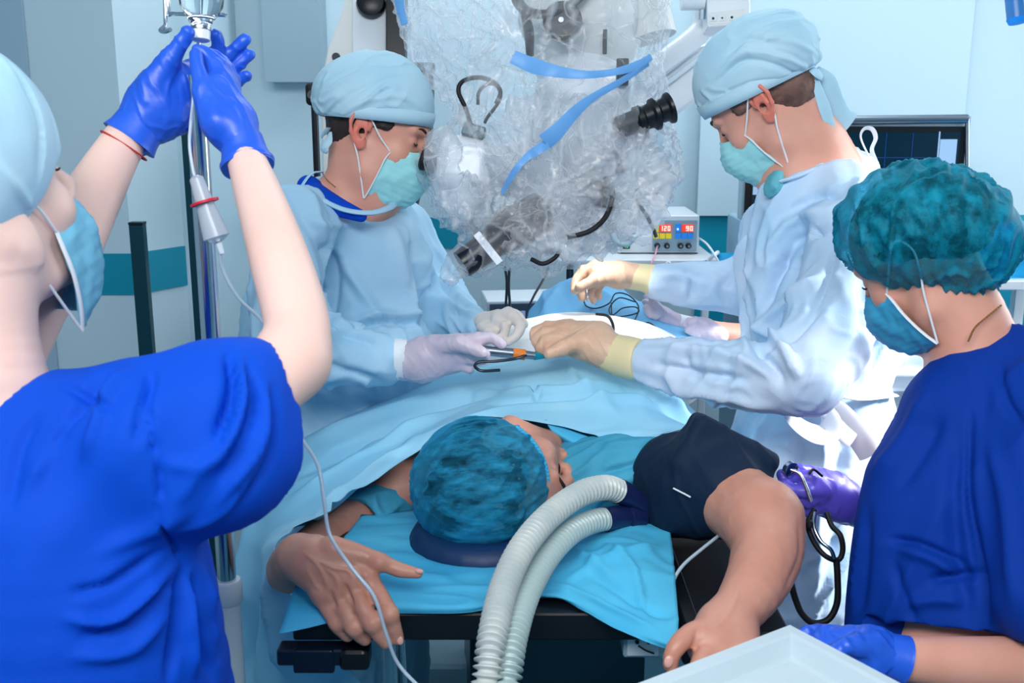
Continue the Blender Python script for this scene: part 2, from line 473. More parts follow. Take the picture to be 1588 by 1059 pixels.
def trim(n, x0, y0, x1, y1, z0=zb, z1=zt, m='teal', out=.004):
    d = np.array([x1-x0, y1-y0, 0.]); d /= np.linalg.norm(d); nn = np.array([d[1], -d[0], 0])*out
    pts = [(x0, y0, z0), (x1, y1, z0), (x1, y1, z1), (x0, y0, z1)]
    return struct(plate('trim_%d' % n, np.array(pts)+nn, M[m], push=-nn*.7))
trim(1, xl1+.02, YB, 1.4, YB)
zl0 = WY(150, 457, YL)[2]; zl1 = WY(150, 393, YL)[2]
trim(2, -1.9, YL, xl0, YL, zl0, zl1)
trim(3, xl0, YL, xl1, 2.90, zl0, zl1)
# wide teal dado at the right, and the panel above
zr = WY(1100, 333, YB)[2]
trim(4, X(1080, YB), YB, 2.6, YB, zr-.42, zr, 'teal', .006)
struct(plate('wall_panel', [(X(1076, YB), YB-.03, zr), (X(1470, YB), YB-.03, zr), (X(1470, YB), YB-.03, ZC), (X(1076, YB), YB-.03, ZC)], M['wall']))
trim(5, X(1006, YB-.02), YB, X(1022, YB), YB, .5, 2.0, 'wall_grey', .02)
# left-hand grey panel beyond the corner and the duct above the stand
trim(6, -2.2, YL, X(75, YL), YL, 0, ZC, 'wall_grey', .012)
struct(plate('trim_7', [(X(437, YB), YB-.12, WY(437, 128, YB)[2]), (X(520, YB), YB-.12, WY(437, 128, YB)[2]), (X(520, YB), YB-.12, ZC), (X(437, YB), YB-.12, ZC)], mat('wall_mid', srgb(138, 164, 178), .55), .12))
# dark upright posts in front of the left wall
def upright(px0, px1, ytop, d, label):
    top = W((px0+px1)/2, ytop, d); w = (px1-px0)/FPX*d
    mb = MB(); mb.box((top[0], top[1], top[2]/2), (w, .025, top[2]), bev=.003)
    t = empty('metal_post', (top[0], top[1], 0), label, 'post')
    mb.build('upright_bar', M['darkteal'], t)
    mb = MB(); mb.box((top[0], top[1], .012), (.06, .06, .024), bev=.004); mb.build('foot_plate', M['steel'], t)
    mb = MB(); mb.box((top[0], top[1], top[2]+.003), (w*1.02, .027, .006), bev=.001); mb.build('end_cap', M['black'], t)
upright(202, 224, 348, 2.45, 'short dark upright bar standing alone left of the drip pole')
upright(281, 300, 176, 2.45, 'tall dark green upright bar directly behind the drip pole')

# ---------------------------------------------------------------- monitor behind the right surgeon
def Wb(px, py, Y): return WY(px, py, Y)
def slab(mb, px0, py0, px1, py1, Y, t, bev=.003):
    pm = (py0+py1)/2; a = WY(px0, pm, Y); b = WY(px1, pm, Y); a[2] = WY(px0, py1, Y)[2]; b[2] = WY(px0, py0, Y)[2]
    mb.box(((a[0]+b[0])/2, Y+t/2, (a[2]+b[2])/2), (abs(b[0]-a[0]), t, abs(b[2]-a[2])), bev=bev); return mb
YM = 3.0
tv = empty('display_monitor', WY(1330, 345, YM+.03), 'wide monitor with dark grid screen in silver frame behind right surgeon', 'monitor')
slab(MB(), 1152, 178, 1500, 342, YM, .05, .008).build('housing', M['greyblue'], tv)
mb = MB(); a = WY(1190, 188, YM-.01); b = WY(1500, 184, YM-.01); mb.tube([a, b], .012, 16, smooth=False)
b2 = WY(1500, 275, YM-.01); mb.tube([b, b2], .006, 10, smooth=False); mb.build('silver_frame', M['steel'], tv)
slab(MB(), 1157, 196, 1494, 338, YM-.006, .01).build('bezel', M['black'], tv)
scr = slab(MB(), 1168, 205, 1484, 334, YM-.010, .006, .001).build('screen', M['screen'], tv)
mb = MB()
for x in (1370, 1411): slab(mb, x, 206, x+.9, 330, YM-.012, .002, 0)
slab(mb, 1340, 244, 1452, 245, YM-.012, .002, 0); mb.build('grid_line', M['scrline'], scr)
mb = MB(); slab(mb, 1455, 216, 1481, 300, YM-.012, .002, 0); slab(mb, 1452.5, 204, 1454.5, 300, YM-.012, .002, 0)
mb.build('side_panel', M['scrpanel'], scr)
mb = MB(); slab(mb, 1168, 277, 1190, 302, YM-.012, .002, 0); mb.build('menu_panel', M['scrpanel'], scr)
mb = MB()
for k in range(3):
    for j in range(3): slab(mb, 1171+j*6, 266+k*3.4, 1175+j*6, 268.4+k*3.4, YM-.012, .002, 0)
mb.build('menu_icons', M['scrtext'], scr)
# lower equipment body under the monitor with an orange-tipped lever
cb = empty('equipment_cabinet', WY(1200, 700, YM+.1), 'blue grey equipment cabinet under the wide monitor', 'cabinet')
slab(MB(), 1152, 347, 1370, 700, YM+.02, .3, .01).build('body', M['wall_grey'], cb)
mb = MB(); a = WY(1158, 341+4, YM-.0); b = WY(1180, 343, YM-.0); mb.tube([a, b], .008, 12, smooth=False)
lv = mb.build('lever', M['offwhite'], cb)
mb = MB(); mb.tube([WY(1153, 345, YM-.0), WY(1158.5, 345, YM-.0)], .0095, 12, smooth=False); mb.build('lever_tip', M['orange'], lv)

# ---------------------------------------------------------------- shelf with electrosurgery unit
YS = 3.1
sh = empty('wall_shelf', WY(1000, 400, YS), 'white enamel equipment shelf with a rail carrying the electrosurgery unit', 'shelf')
a = WY(862, 402, YS-.12); b = WY(1112, 402, YS-.12)
mb = MB(); mb.box(((a[0]+b[0])/2, YS+.06, a[2]-.006), (b[0]-a[0], .4, .014), bev=.004); mb.build('shelf_board', M['white'], sh)
for px in (884, 1096):
    q = WY(px, 406, YS-.10); mb = MB(); mb.box((q[0], YS-.1, q[2]/2), (.02, .02, q[2]), bev=.003); mb.build('leg', M['white'] if px > 1000 else M['dkcord'], sh)
mb = MB(); a = WY(862, 393, YS-.14); mb.box((0, 0, 0), (.001, .001, .001), bev=0) if False else None
mb.tube([WY(1112, 392, YS+.1), WY(1112, 392, YS-.12), WY(1096, 405, YS-.14)], .006, 8); mb.build('side_rail', M['white'], sh)
q = WY(1035, 408, YS-.125); MB()._lathe([(0, .008), (.012, .01), (.02, .006)], q, np.array([0, -1., 0]), 16).build('knob', M['offwhite'], sh)
eu = empty('electrosurgery_unit', WY(1020, 394, YS), 'white electrosurgery unit showing red digits on yellow and blue keypads', 'medical device')
slab(MB(), 958, 366, 1084, 392, YS-.02, .26, .004).build('lower_body', M['white'], eu)
slab(MB(), 1011, 334, 1084, 392, YS-.024, .26, .006).build('body', M['white'], eu)
slab(MB(), 962, 391, 1082, 394.5, YS-.018, .24, .001).build('base', M['black'], eu)
slab(MB(), 1012, 341, 1081, 390, YS-.028, .01, .002).build('front_panel', M['greyblue'], eu)
MBk = slab(MB(), 966, 376, 977, 386, YS-.027, .01, .002); sw = MBk.build('power_switch', M['black'], eu)
slab(MB(), 968.5, 378, 974.5, 384, YS-.030, .006, .001).build('switch_light', M['green'], sw)
def keypad(x0, m, nm):
    mb = MB()
    for j in range(3): slab(mb, x0+j*9.6, 362, x0+j*9.6+8.4, 370, YS-.033, .004, .001)
    slab(mb, x0, 347, x0+8.4, 360, YS-.033, .004, .001)
    k = mb.build(nm, m, eu)
    slab(MB(), x0+9.6, 348, x0+28, 359.5, YS-.033, .004, .001).build('display', M['redglow'], k)
    return k
ky = keypad(1013.5, M['yellow'], 'yellow_keypad'); kb = keypad(1047.5, M['bluekey'], 'blue_keypad')
SEG = {'0': 'abcdef', '1': 'bc', '2': 'abged', '9': 'abcdfg'}
def digits(txt, x0, y0, w, h, Y, parent, m):
    mb = MB(); s = 1.1
    for i, c in enumerate(txt):
        x = x0+i*(w+2.0)
        R_ = {'a': (x, y0, x+w, y0+s), 'g': (x, y0+h/2-s/2, x+w, y0+h/2+s/2), 'd': (x, y0+h-s, x+w, y0+h),
              'f': (x, y0, x+s, y0+h/2), 'b': (x+w-s, y0, x+w, y0+h/2), 'e': (x, y0+h/2, x+s, y0+h), 'c': (x+w-s, y0+h/2, x+w, y0+h)}
        for k in SEG[c]: slab(mb, *R_[k], Y, .002, 0)
    return mb.build('digits', m, parent)
digits('120', 1024, 350.5, 3.8, 7.5, YS-.036, ky, M['redled']); digits('90', 1064, 350.5, 4.2, 7.5, YS-.036, kb, M['redled'])
mb = MB(); slab(mb, 1050, 354, 1052.5, 357, YS-.036, .002, 0); mb.build('indicator', M['scrtext'], kb)
for x in (1019, 1034, 1055, 1067.5):
    q = WY(x, 381, YS-.03); kn = MB()._lathe([(0, .0085), (.008, .008), (.012, .005)], q, np.array([0, -1., 0]), 18).build('socket', M['black'], eu)
    MB()._lathe([(.0121, .0035), (.0135, .0032)], q, np.array([0, -1., 0]), 12).build('socket_pin', M['steel'], kn)
mb = MB(); mb.tube([WY(1019, 383, YS-.05), WY(1016, 395, YS-.12), WY(1009, 412, YS-.16), WY(1005, 440, YS-.16)], .0022, 8)
tag(mb.build('electrode_cable', mat('pink_cable', srgb(225, 150, 170), .4)), 'thin pink cable hanging from first socket of the electrosurgery unit', 'cable')
mb = MB(); mb.tube([WY(1085, 370, YS), WY(1096, 378, YS-.1), WY(1108, 395, YS-.16), WY(1116, 414, YS-.18), WY(1122, 470, YS-.18)], .003, 8)
tag(mb.build('power_cable', M['cord']), 'white cable looping down right of the electrosurgery unit', 'cable')
# cyan folded cloth under the shelf, right
def lumpy(name, c, h, m, label, cat, seed=0, amp=.008, res=.006):
    S = Sdf(); S.box(c, h, rnd=min(h)*.6)
    o = sdf_obj(name, S, m, None, res, 1, lambda V, N: amp*(folds(V, vdir(1, .3), .05, 3, seed)-.4))
    return tag(o, label, cat)
lumpy('folded_cloth', WY(1112, 412, YS+.02), (.07, .09, .03), M['bluepack'], 'cyan folded cloth on a surface behind the white shelf end', 'cloth', 1)

# ---------------------------------------------------------------- second device behind the patient
dv = empty('infusion_controller', WY(800, 520, 2.75), 'dark faced control unit with white rim half behind the blue drape', 'medical device')
Rv = np.array([[math.cos(.12), math.sin(.12), 0], [-math.sin(.12), math.cos(.12), 0], [0, 0, 1.]])
c0 = WY(812, 486, 2.75)
MB().box(c0, (.21, .16, .10), Rv, .006).build('casing', M['white'], dv)
fr = c0+Rv[1]*-.082
pn = MB().box(fr, (.196, .006, .086), Rv, .002).build('front_panel', mat('dark_panel', srgb(70, 84, 104), .4), dv)
MB().box(fr+Rv[0]*-.045+Rv[1]*-.004+Rv[2]*.012, (.075, .004, .024), Rv, .001).build('display', mat('lcd', srgb(150, 165, 200), .3, emit=srgb(140, 155, 200), estr=.4), pn)
MB().box(fr+Rv[0]*.055+Rv[1]*-.004+Rv[2]*.01, (.075, .003, .05), Rv, .001).build('label_plate', mat('olive_plate', srgb(128, 128, 92), .5), pn)
mb = MB()
for k in range(4): mb.box(fr+Rv[0]*(.035+.01*k)+Rv[1]*-.006+Rv[2]*.012, (.006, .002, .022 if k % 2 else .016), Rv, 0)
mb.build('marking', M['scrtext'], pn)
for k in (-.06, 0.0): MB()._lathe([(0, .006), (.008, .005)], fr+Rv[0]*k+Rv[2]*-.024, -Rv[1], 12).build('knob', M['steel'], dv)
st = empty('device_trolley', (c0[0], c0[1], 0), 'dark teal trolley block carrying the dark faced control unit', 'trolley')
MB().box((c0[0]+.02, c0[1]+.03, (c0[2]-.056)/2), (.36, .22, c0[2]-.056), Rv, .008).build('body', M['darkteal'], st)
mb = MB(); mb.box((c0[0]-.12, c0[1]+.03, c0[2]-.045), (.08, .2, .04), Rv, .008); mb.build('side_bin', M['teal'], st)

# ---------------------------------------------------------------- microscope floor stand, back monitor, pole
ms = empty('microscope_stand', (W(560, 100, 2.75)[0], W(560, 100, 2.75)[1]+.1, 0), 'tall white microscope stand column with black arm behind left surgeon', 'stand')
def outline(pts, d, t, m, name, parent, bev=.006):
    P = np.array([W(x, y, d) for x, y in pts]); n = len(P)
    bm = bmesh.new(); v0 = [bm.verts.new(p) for p in P]; v1 = [bm.verts.new(p+AF*t) for p in P]
    bm.faces.new(v0[::-1]); bm.faces.new(v1)
    for i in range(n): bm.faces.new((v0[i], v0[(i+1) % n], v1[(i+1) % n], v1[i]))
    bmesh.ops.recalc_face_normals(bm, faces=bm.faces)
    ed = [e for e in bm.edges if len(e.link_faces) == 2 and e.calc_face_angle(0) > .5]
    bmesh.ops.bevel(bm, geom=ed, offset=bev, segments=3, affect='EDGES', profile=.7)
    bm.verts.index_update(); V = np.array([v.co[:] for v in bm.verts]); F = [[v.index for v in f.verts] for f in bm.faces]; bm.free()
    mb = MB(); mb.add(V, F); return mb.build(name, m, parent)
outline([(552, -60), (604, -60), (604, 330), (545, 330), (500, 330), (497, 130), (508, 75), (528, 22)], 2.75, .16, M['offwhite'], 'column_shell', ms, .012)
MB()._lathe([(0, .011), (.006, .009)], W(521, 88, 2.745), -AF, 14).build('bolt', M['dkcord'], ms)
outline([(546, -60), (600, -60), (600, 135), (546, 170)], 2.735, .02, M['white'], 'front_cover', ms)
mb = MB(); p0 = W(560, 600, 2.8); mb.box((p0[0], p0[1]+.2, .6), (.16, .2, 1.2), bev=.02); mb.build('lower_column', M['greyblue'], ms)
mb = MB(); mb.box((p0[0]+.08, p0[1]+.32, .06), (.4, .5, .1), bev=.03); mb.build('base', M['greyblue'], ms)
outline([(598, -60), (630, -60), (628, 112), (598, 100)], 2.7, .06, M['black'], 'black_arm', ms)
MB().tube([W(604, 102, 2.69), W(619, 102, 2.69)], .012, 14, smooth=False).build('arm_clamp', M['steel'], ms)
MB()._lathe([(-.02, .036), (.0, .038), (.012, .034), (.018, .02)], W(575, 5, 2.72), -AF, 28).build('round_knob', M['black'], ms)
bmn = empty('black_monitor', W(640, 220, 2.68), 'black monitor on edge behind the left surgeon cap', 'monitor')
outline([(603, 94), (674, 97), (670, 220), (644, 332), (600, 332)], 2.66, .03, M['black'], 'housing', bmn, .006)
outline([(612, 106), (657, 108), (654, 216), (630, 320), (612, 320)], 2.655, .006, mat('dark_glass', srgb(16, 26, 44), .1), 'screen', bmn, .001)
pl = empty('support_pole', W(486, 300, 2.55)*np.array([1, 1, 0]), 'thin black pole with rounded head left of the white stand column', 'pole')
h = W(487, 150, 2.55)
MB().tube([h, (h[0], h[1], .02)], .0085, 12, smooth=False).build('shaft', M['black'], pl)
MB()._lathe([(0, .02), (.0, .024), (.05, .024), (.05, .02)], W(484, 147, 2.54), np.array([.9, -.3, 0]), 20).build('ring_head', M['rubber'], pl) if False else None
S = Sdf(); S.box(W(488, 146, 2.55), (.021, .016, .027), rnd=.012); S.cap(W(485, 146, 2.50), W(485, 146, 2.56), .0, .0) if False else None
hd = sdf_obj('pole_head', S, M['rubber'], pl, .002)
MB()._lathe([(0, .012), (.003, .011)], W(484, 147, 2.533), -AF, 18).build('head_disc', M['dkcord'], hd)
MB().box((h[0], h[1], .012), (.12, .12, .024), bev=.01).build('foot', M['black'], pl)

# ---------------------------------------------------------------- ceiling arm with control box
ca = empty('ceiling_arm', W(1100, 20, 2.3), 'white jointed ceiling arm slanting behind the draped microscope', 'equipment arm')
outline([(1112, 62), (1150, 50), (1138, 110), (1010, 200), (975, 160), (985, 120), (1055, 78)], 2.35, .1, M['white'], 'beam', ca, .012)
mb = MB(); mb.tube([W(1098, -30, 2.32), W(1092, 30, 2.32), W(1075, 60, 2.32), W(990, 122, 2.32)], .024, 16); mb.build('round_tube', M['white'], ca)
mb = MB(); mb.tube([W(1082, 72, 2.33), W(1000, 135, 2.33)], .008, 10, smooth=False); mb.tube([W(1092, 84, 2.33), W(1010, 147, 2.33)], .006, 10, smooth=False); mb.build('cable_rail', M['cord'], ca)
MB().tube([W(1056, -2, 2.25), W(1092, -2, 2.25)], .024, 20, smooth=False).build('joint_drum', M['white'], ca)
bx_ = outline([(1093, -40), (1163, -44), (1164, 36), (1098, 42)], 2.24, .08, M['white'], 'control_box', ca, .006)
outline([(1099, 20), (1154, 14), (1155, 34), (1100, 38)], 2.238, .01, M['offwhite'], 'button_plate', bx_, .001)
for i, x in enumerate((1106, 1120, 1135)):
    MB().box(W(x, 28.5-(x-1106)*.06, 2.236), (.013, .003, .013), bev=.001).build('button', M['white'], bx_)
    MB()._lathe([(0, .003), (.002, .0022)], W(x, 28.5-(x-1106)*.06, 2.234), -AF, 3 if i == 1 else 8).build('button_mark', M['dkcord'], bx_)
MB()._lathe([(0, .01), (.02, .01)], W(1091, 15, 2.25), np.array([0, 0, -1.]), 14).build('joint_pin', M['chrome'], ca)
mb = MB(); mb.tube([W(1098, -30, 2.32), (W(1098, -30, 2.32)[0], W(1098, -30, 2.32)[1], ZC)], .03, 16, smooth=False); mb.build('drop_tube', M['white'], ca)
# blue lamp handle at the top right corner
lh = empty('lamp_handle', W(1580, 20, 1.9), 'blue lamp handle hanging into the top right corner', 'handle')
MB().tube([W(1568, -60, 1.9), W(1577, 30, 1.9)], .017, 18, smooth=False).build('grip', M['ligblue'], lh)
MB().tube([W(1577, 29, 1.9), W(1577.8, 36, 1.9)], [.018, .015], 18, smooth=False).build('end_cap', M['bluekey'], lh)
q = W(1568, -60, 1.9); MB().tube([q, (q[0]-.03, q[1], ZC)], .012, 14, smooth=False).build('stem', M['white'], lh)
# far right shelf with blue wrapped pack
fs = empty('storage_shelf', WY(1570, 450, 2.9), 'white storage shelf at the far right wall', 'shelf')
a = WY(1440, 430, 2.75); b = WY(1700, 430, 2.75)
MB().box(((a[0]+b[0])/2, 2.95, a[2]-.022), (b[0]-a[0], .4, .024), bev=.004).build('shelf_board', M['white'], fs)
for x in (a[0]+.03, b[0]-.03): MB().box((x, 3.1, (a[2]-.02)/2), (.03, .03, a[2]-.02), bev=.003).build('leg', M['white'], fs)
lumpy('wrapped_pack', WY(1582, 392, 2.92)+np.array([0.02, 0, .0]), (.17, .13, .075), M['bluepack'], 'bright cyan wrapped pack lying on the white far right shelf', 'pack', 3)
trim(8, X(1480, YB), YB, 2.6, YB, .3, WY(1500, 505, YB)[2]-.1, 'teal', .02)
# instrument bench behind the right surgeon
ib = empty('instrument_bench', W(1400, 620, 2.35)*np.array([1, 1, 0]), 'steel instrument bench behind the tied gown', 'table')
c = W(1400, 612, 2.35); MB().box((c[0]+.1, c[1]+.1, c[2]), (.5, .5, .016), bev=.004).build('bench_top', M['steel'], ib)
for sx in (-.12, .32):
    for sy in (-.12, .32): MB().box((c[0]+sx, c[1]+sy, c[2]/2), (.02, .02, c[2]), bev=.003).build('leg', M['chrome'], ib)
lumpy('crumpled_cover', W(1412, 575, 2.35)+np.array([.05, .08, 0]), (.12, .1, .065), M['cord'], 'crumpled white cover lying on the steel bench behind right surgeon', 'cloth', 5, .02)
# ---------------------------------------------------------------- skin, cloth and glove materials
M['skin'] = mat('skin', srgb(222, 156, 134), .45, sss=.15, var=srgb(230, 168, 148), vscale=9, bump=.12, bscale=160)
M['skin_pale'] = mat('pale_skin', srgb(240, 198, 184), .45, sss=.15, var=srgb(242, 206, 194), vscale=7, bump=.08, bscale=160)
M['skin_tan'] = mat('tan_skin', srgb(200, 138, 116), .42, sss=.12, var=srgb(212, 152, 132), vscale=11, bump=.2, bscale=170)
M['ear'] = mat('ear_skin', srgb(232, 132, 112), .45, sss=.2)
M['lash'] = mat('dark_lashes', srgb(34, 20, 18), .6)
M['hair'] = mat('dark_brown_hair', srgb(36, 26, 26), .6, var=srgb(62, 46, 42), vscale=40, bump=.6, bscale=120, stretch=(1, 1, .3))
M['hair_short'] = mat('short_brown_hair', srgb(72, 52, 48), .7, var=srgb(150, 110, 98), vscale=14, bump=.5, bscale=300)
M['scrub'] = mat('royal_blue_scrub_cloth', srgb(0, 74, 198), .75, bump=.12, bscale=260, spec=.2, var=srgb(0, 68, 188), vscale=3)
M['scrub_dark'] = mat('deep_blue_scrub_cloth', srgb(0, 54, 152), .75, bump=.12, bscale=260, spec=.2)
M['seam'] = mat('scrub_seam', srgb(0, 36, 120), .8)
M['gown'] = mat('pale_blue_gown', srgb(182, 216, 238), .75, bump=.1, bscale=220, spec=.25, var=srgb(160, 208, 236), vscale=5, crinkle=.35)
M['gown_white'] = mat('white_blue_gown', srgb(214, 226, 244), .7, bump=.1, bscale=220, spec=.3, var=srgb(176, 212, 240), vscale=4, crinkle=.4)
M['cap'] = mat('pale_blue_cap', srgb(190, 222, 236), .75, bump=.12, bscale=200, spec=.25, var=srgb(170, 212, 232), vscale=8, crinkle=.25)
M['mask'] = mat('aqua_mask', srgb(160, 224, 228), .7, bump=.1, bscale=250, spec=.25)
M['strap'] = mat('white_strap', srgb(232, 238, 244), .6)
M['glove'] = mat('blue_nitrile_glove', srgb(26, 88, 214), .38, spec=.6, bump=.1, bscale=70, var=srgb(40, 98, 222), vscale=8)
M['glove_violet'] = mat('violet_nitrile_glove', srgb(92, 82, 200), .36, spec=.5, bump=.18, bscale=55)
M['latex'] = mat('cream_latex_glove', srgb(222, 176, 146), .42, bump=.18, bscale=60, var=srgb(230, 192, 164), vscale=12)
M['latex_cuff'] = mat('yellow_latex_cuff', srgb(238, 220, 172), .5, bump=.1, bscale=90)
M['latex_grey'] = mat('grey_lilac_glove', srgb(196, 186, 206), .4, bump=.15, bscale=60, var=srgb(210, 196, 210), vscale=10)
M['latex_white'] = mat('white_glove', srgb(230, 218, 210), .45, bump=.2, bscale=50)
M['knit'] = mat('white_knit_cuff', srgb(222, 234, 242), .8, bump=.4, bscale=200, stretch=(6, 1, 1))
M['drape'] = mat('light_blue_drape', srgb(168, 220, 242), .7, bump=.12, bscale=180, spec=.3, var=srgb(140, 208, 240), vscale=3, crinkle=.45, cscale=5.)
M['sheet'] = mat('cyan_sheet', srgb(60, 172, 220), .6, bump=.15, bscale=150, spec=.3, var=srgb(84, 190, 228), vscale=5, crinkle=.5, cscale=10.)
M['patgown'] = mat('teal_patient_gown', srgb(52, 150, 186), .7, bump=.15, bscale=160, var=srgb(70, 168, 200), vscale=7, crinkle=.4)
M['whitecloth'] = mat('white_field_cloth', srgb(236, 238, 240), .8, bump=.1, bscale=150)
M['cuff'] = mat('dark_pressure_cuff', srgb(8, 34, 60), .7, bump=.2, bscale=300, spec=.3)
M['gold'] = mat('gold_chain', srgb(205, 150, 80), .3, metal=.8)
M['redstring'] = mat('red_string', srgb(190, 40, 40), .6)
M['hose'] = mat('ribbed_hose_plastic', srgb(206, 212, 208), .3, spec=.6, var=srgb(190, 200, 200), vscale=20)
M['hose2'] = mat('ribbed_hose_plastic_grey', srgb(176, 196, 196), .3, spec=.6)

def bouffant_mat(name, c1, c2, lo=.38, hi=.82, scale=26, stretch=(1, 1, 1)):
    """thin gathered nonwoven cap through which the hair shows"""
    m = bpy.data.materials.new(name); m.use_nodes = True; nt = m.node_tree; nt.nodes.remove(nt.nodes['Principled BSDF'])
    out = nt.nodes['Material Output']
    tc = nt.nodes.new('ShaderNodeTexCoord'); mp = nt.nodes.new('ShaderNodeMapping'); mp.inputs['Scale'].default_value = stretch
    nt.links.new(tc.outputs['Object'], mp.inputs[0])
    n = nt.nodes.new('ShaderNodeTexNoise'); n.inputs['Scale'].default_value = scale; n.inputs['Detail'].default_value = 6; n.inputs['Roughness'].default_value = .65
    nt.links.new(mp.outputs[0], n.inputs['Vector'])
    r = nt.nodes.new('ShaderNodeMapRange'); r.inputs['From Min'].default_value = .38; r.inputs['From Max'].default_value = .66
    r.inputs['To Min'].default_value = lo; r.inputs['To Max'].default_value = hi
    nt.links.new(n.outputs['Fac'], r.inputs['Value'])
    lw = nt.nodes.new('ShaderNodeLayerWeight'); lw.inputs['Blend'].default_value = .35
    ad = nt.nodes.new('ShaderNodeMath'); ad.operation = 'MAXIMUM'; 
    nt.links.new(r.outputs[0], ad.inputs[0]); nt.links.new(lw.outputs['Facing'], ad.inputs[1])
    p = nt.nodes.new('ShaderNodeBsdfPrincipled'); p.inputs['Base Color'].default_value = c1; p.inputs['Roughness'].default_value = .65
    p.inputs['Specular IOR Level'].default_value = .3
    b = nt.nodes.new('ShaderNodeBump'); b.inputs['Strength'].default_value = .5; b.inputs['Distance'].default_value = .003
    nt.links.new(n.outputs['Fac'], b.inputs['Height']); nt.links.new(b.outputs[0], p.inputs['Normal'])
    t = nt.nodes.new('ShaderNodeBsdfTransparent'); t.inputs[0].default_value = c2
    mx = nt.nodes.new('ShaderNodeMixShader')
    nt.links.new(ad.outputs[0], mx.inputs[0]); nt.links.new(t.outputs[0], mx.inputs[1]); nt.links.new(p.outputs[0], mx.inputs[2])
    nt.links.new(mx.outputs[0], out.inputs[0]); return m
M['bouffant'] = bouffant_mat('teal_bouffant', srgb(0, 148, 176), srgb(150, 205, 220), .2, .85, 34)
M['bouffant2'] = bouffant_mat('blue_bouffant', srgb(40, 165, 210), srgb(150, 205, 225), .08, .74, 30, (.4, 1, 1.3))

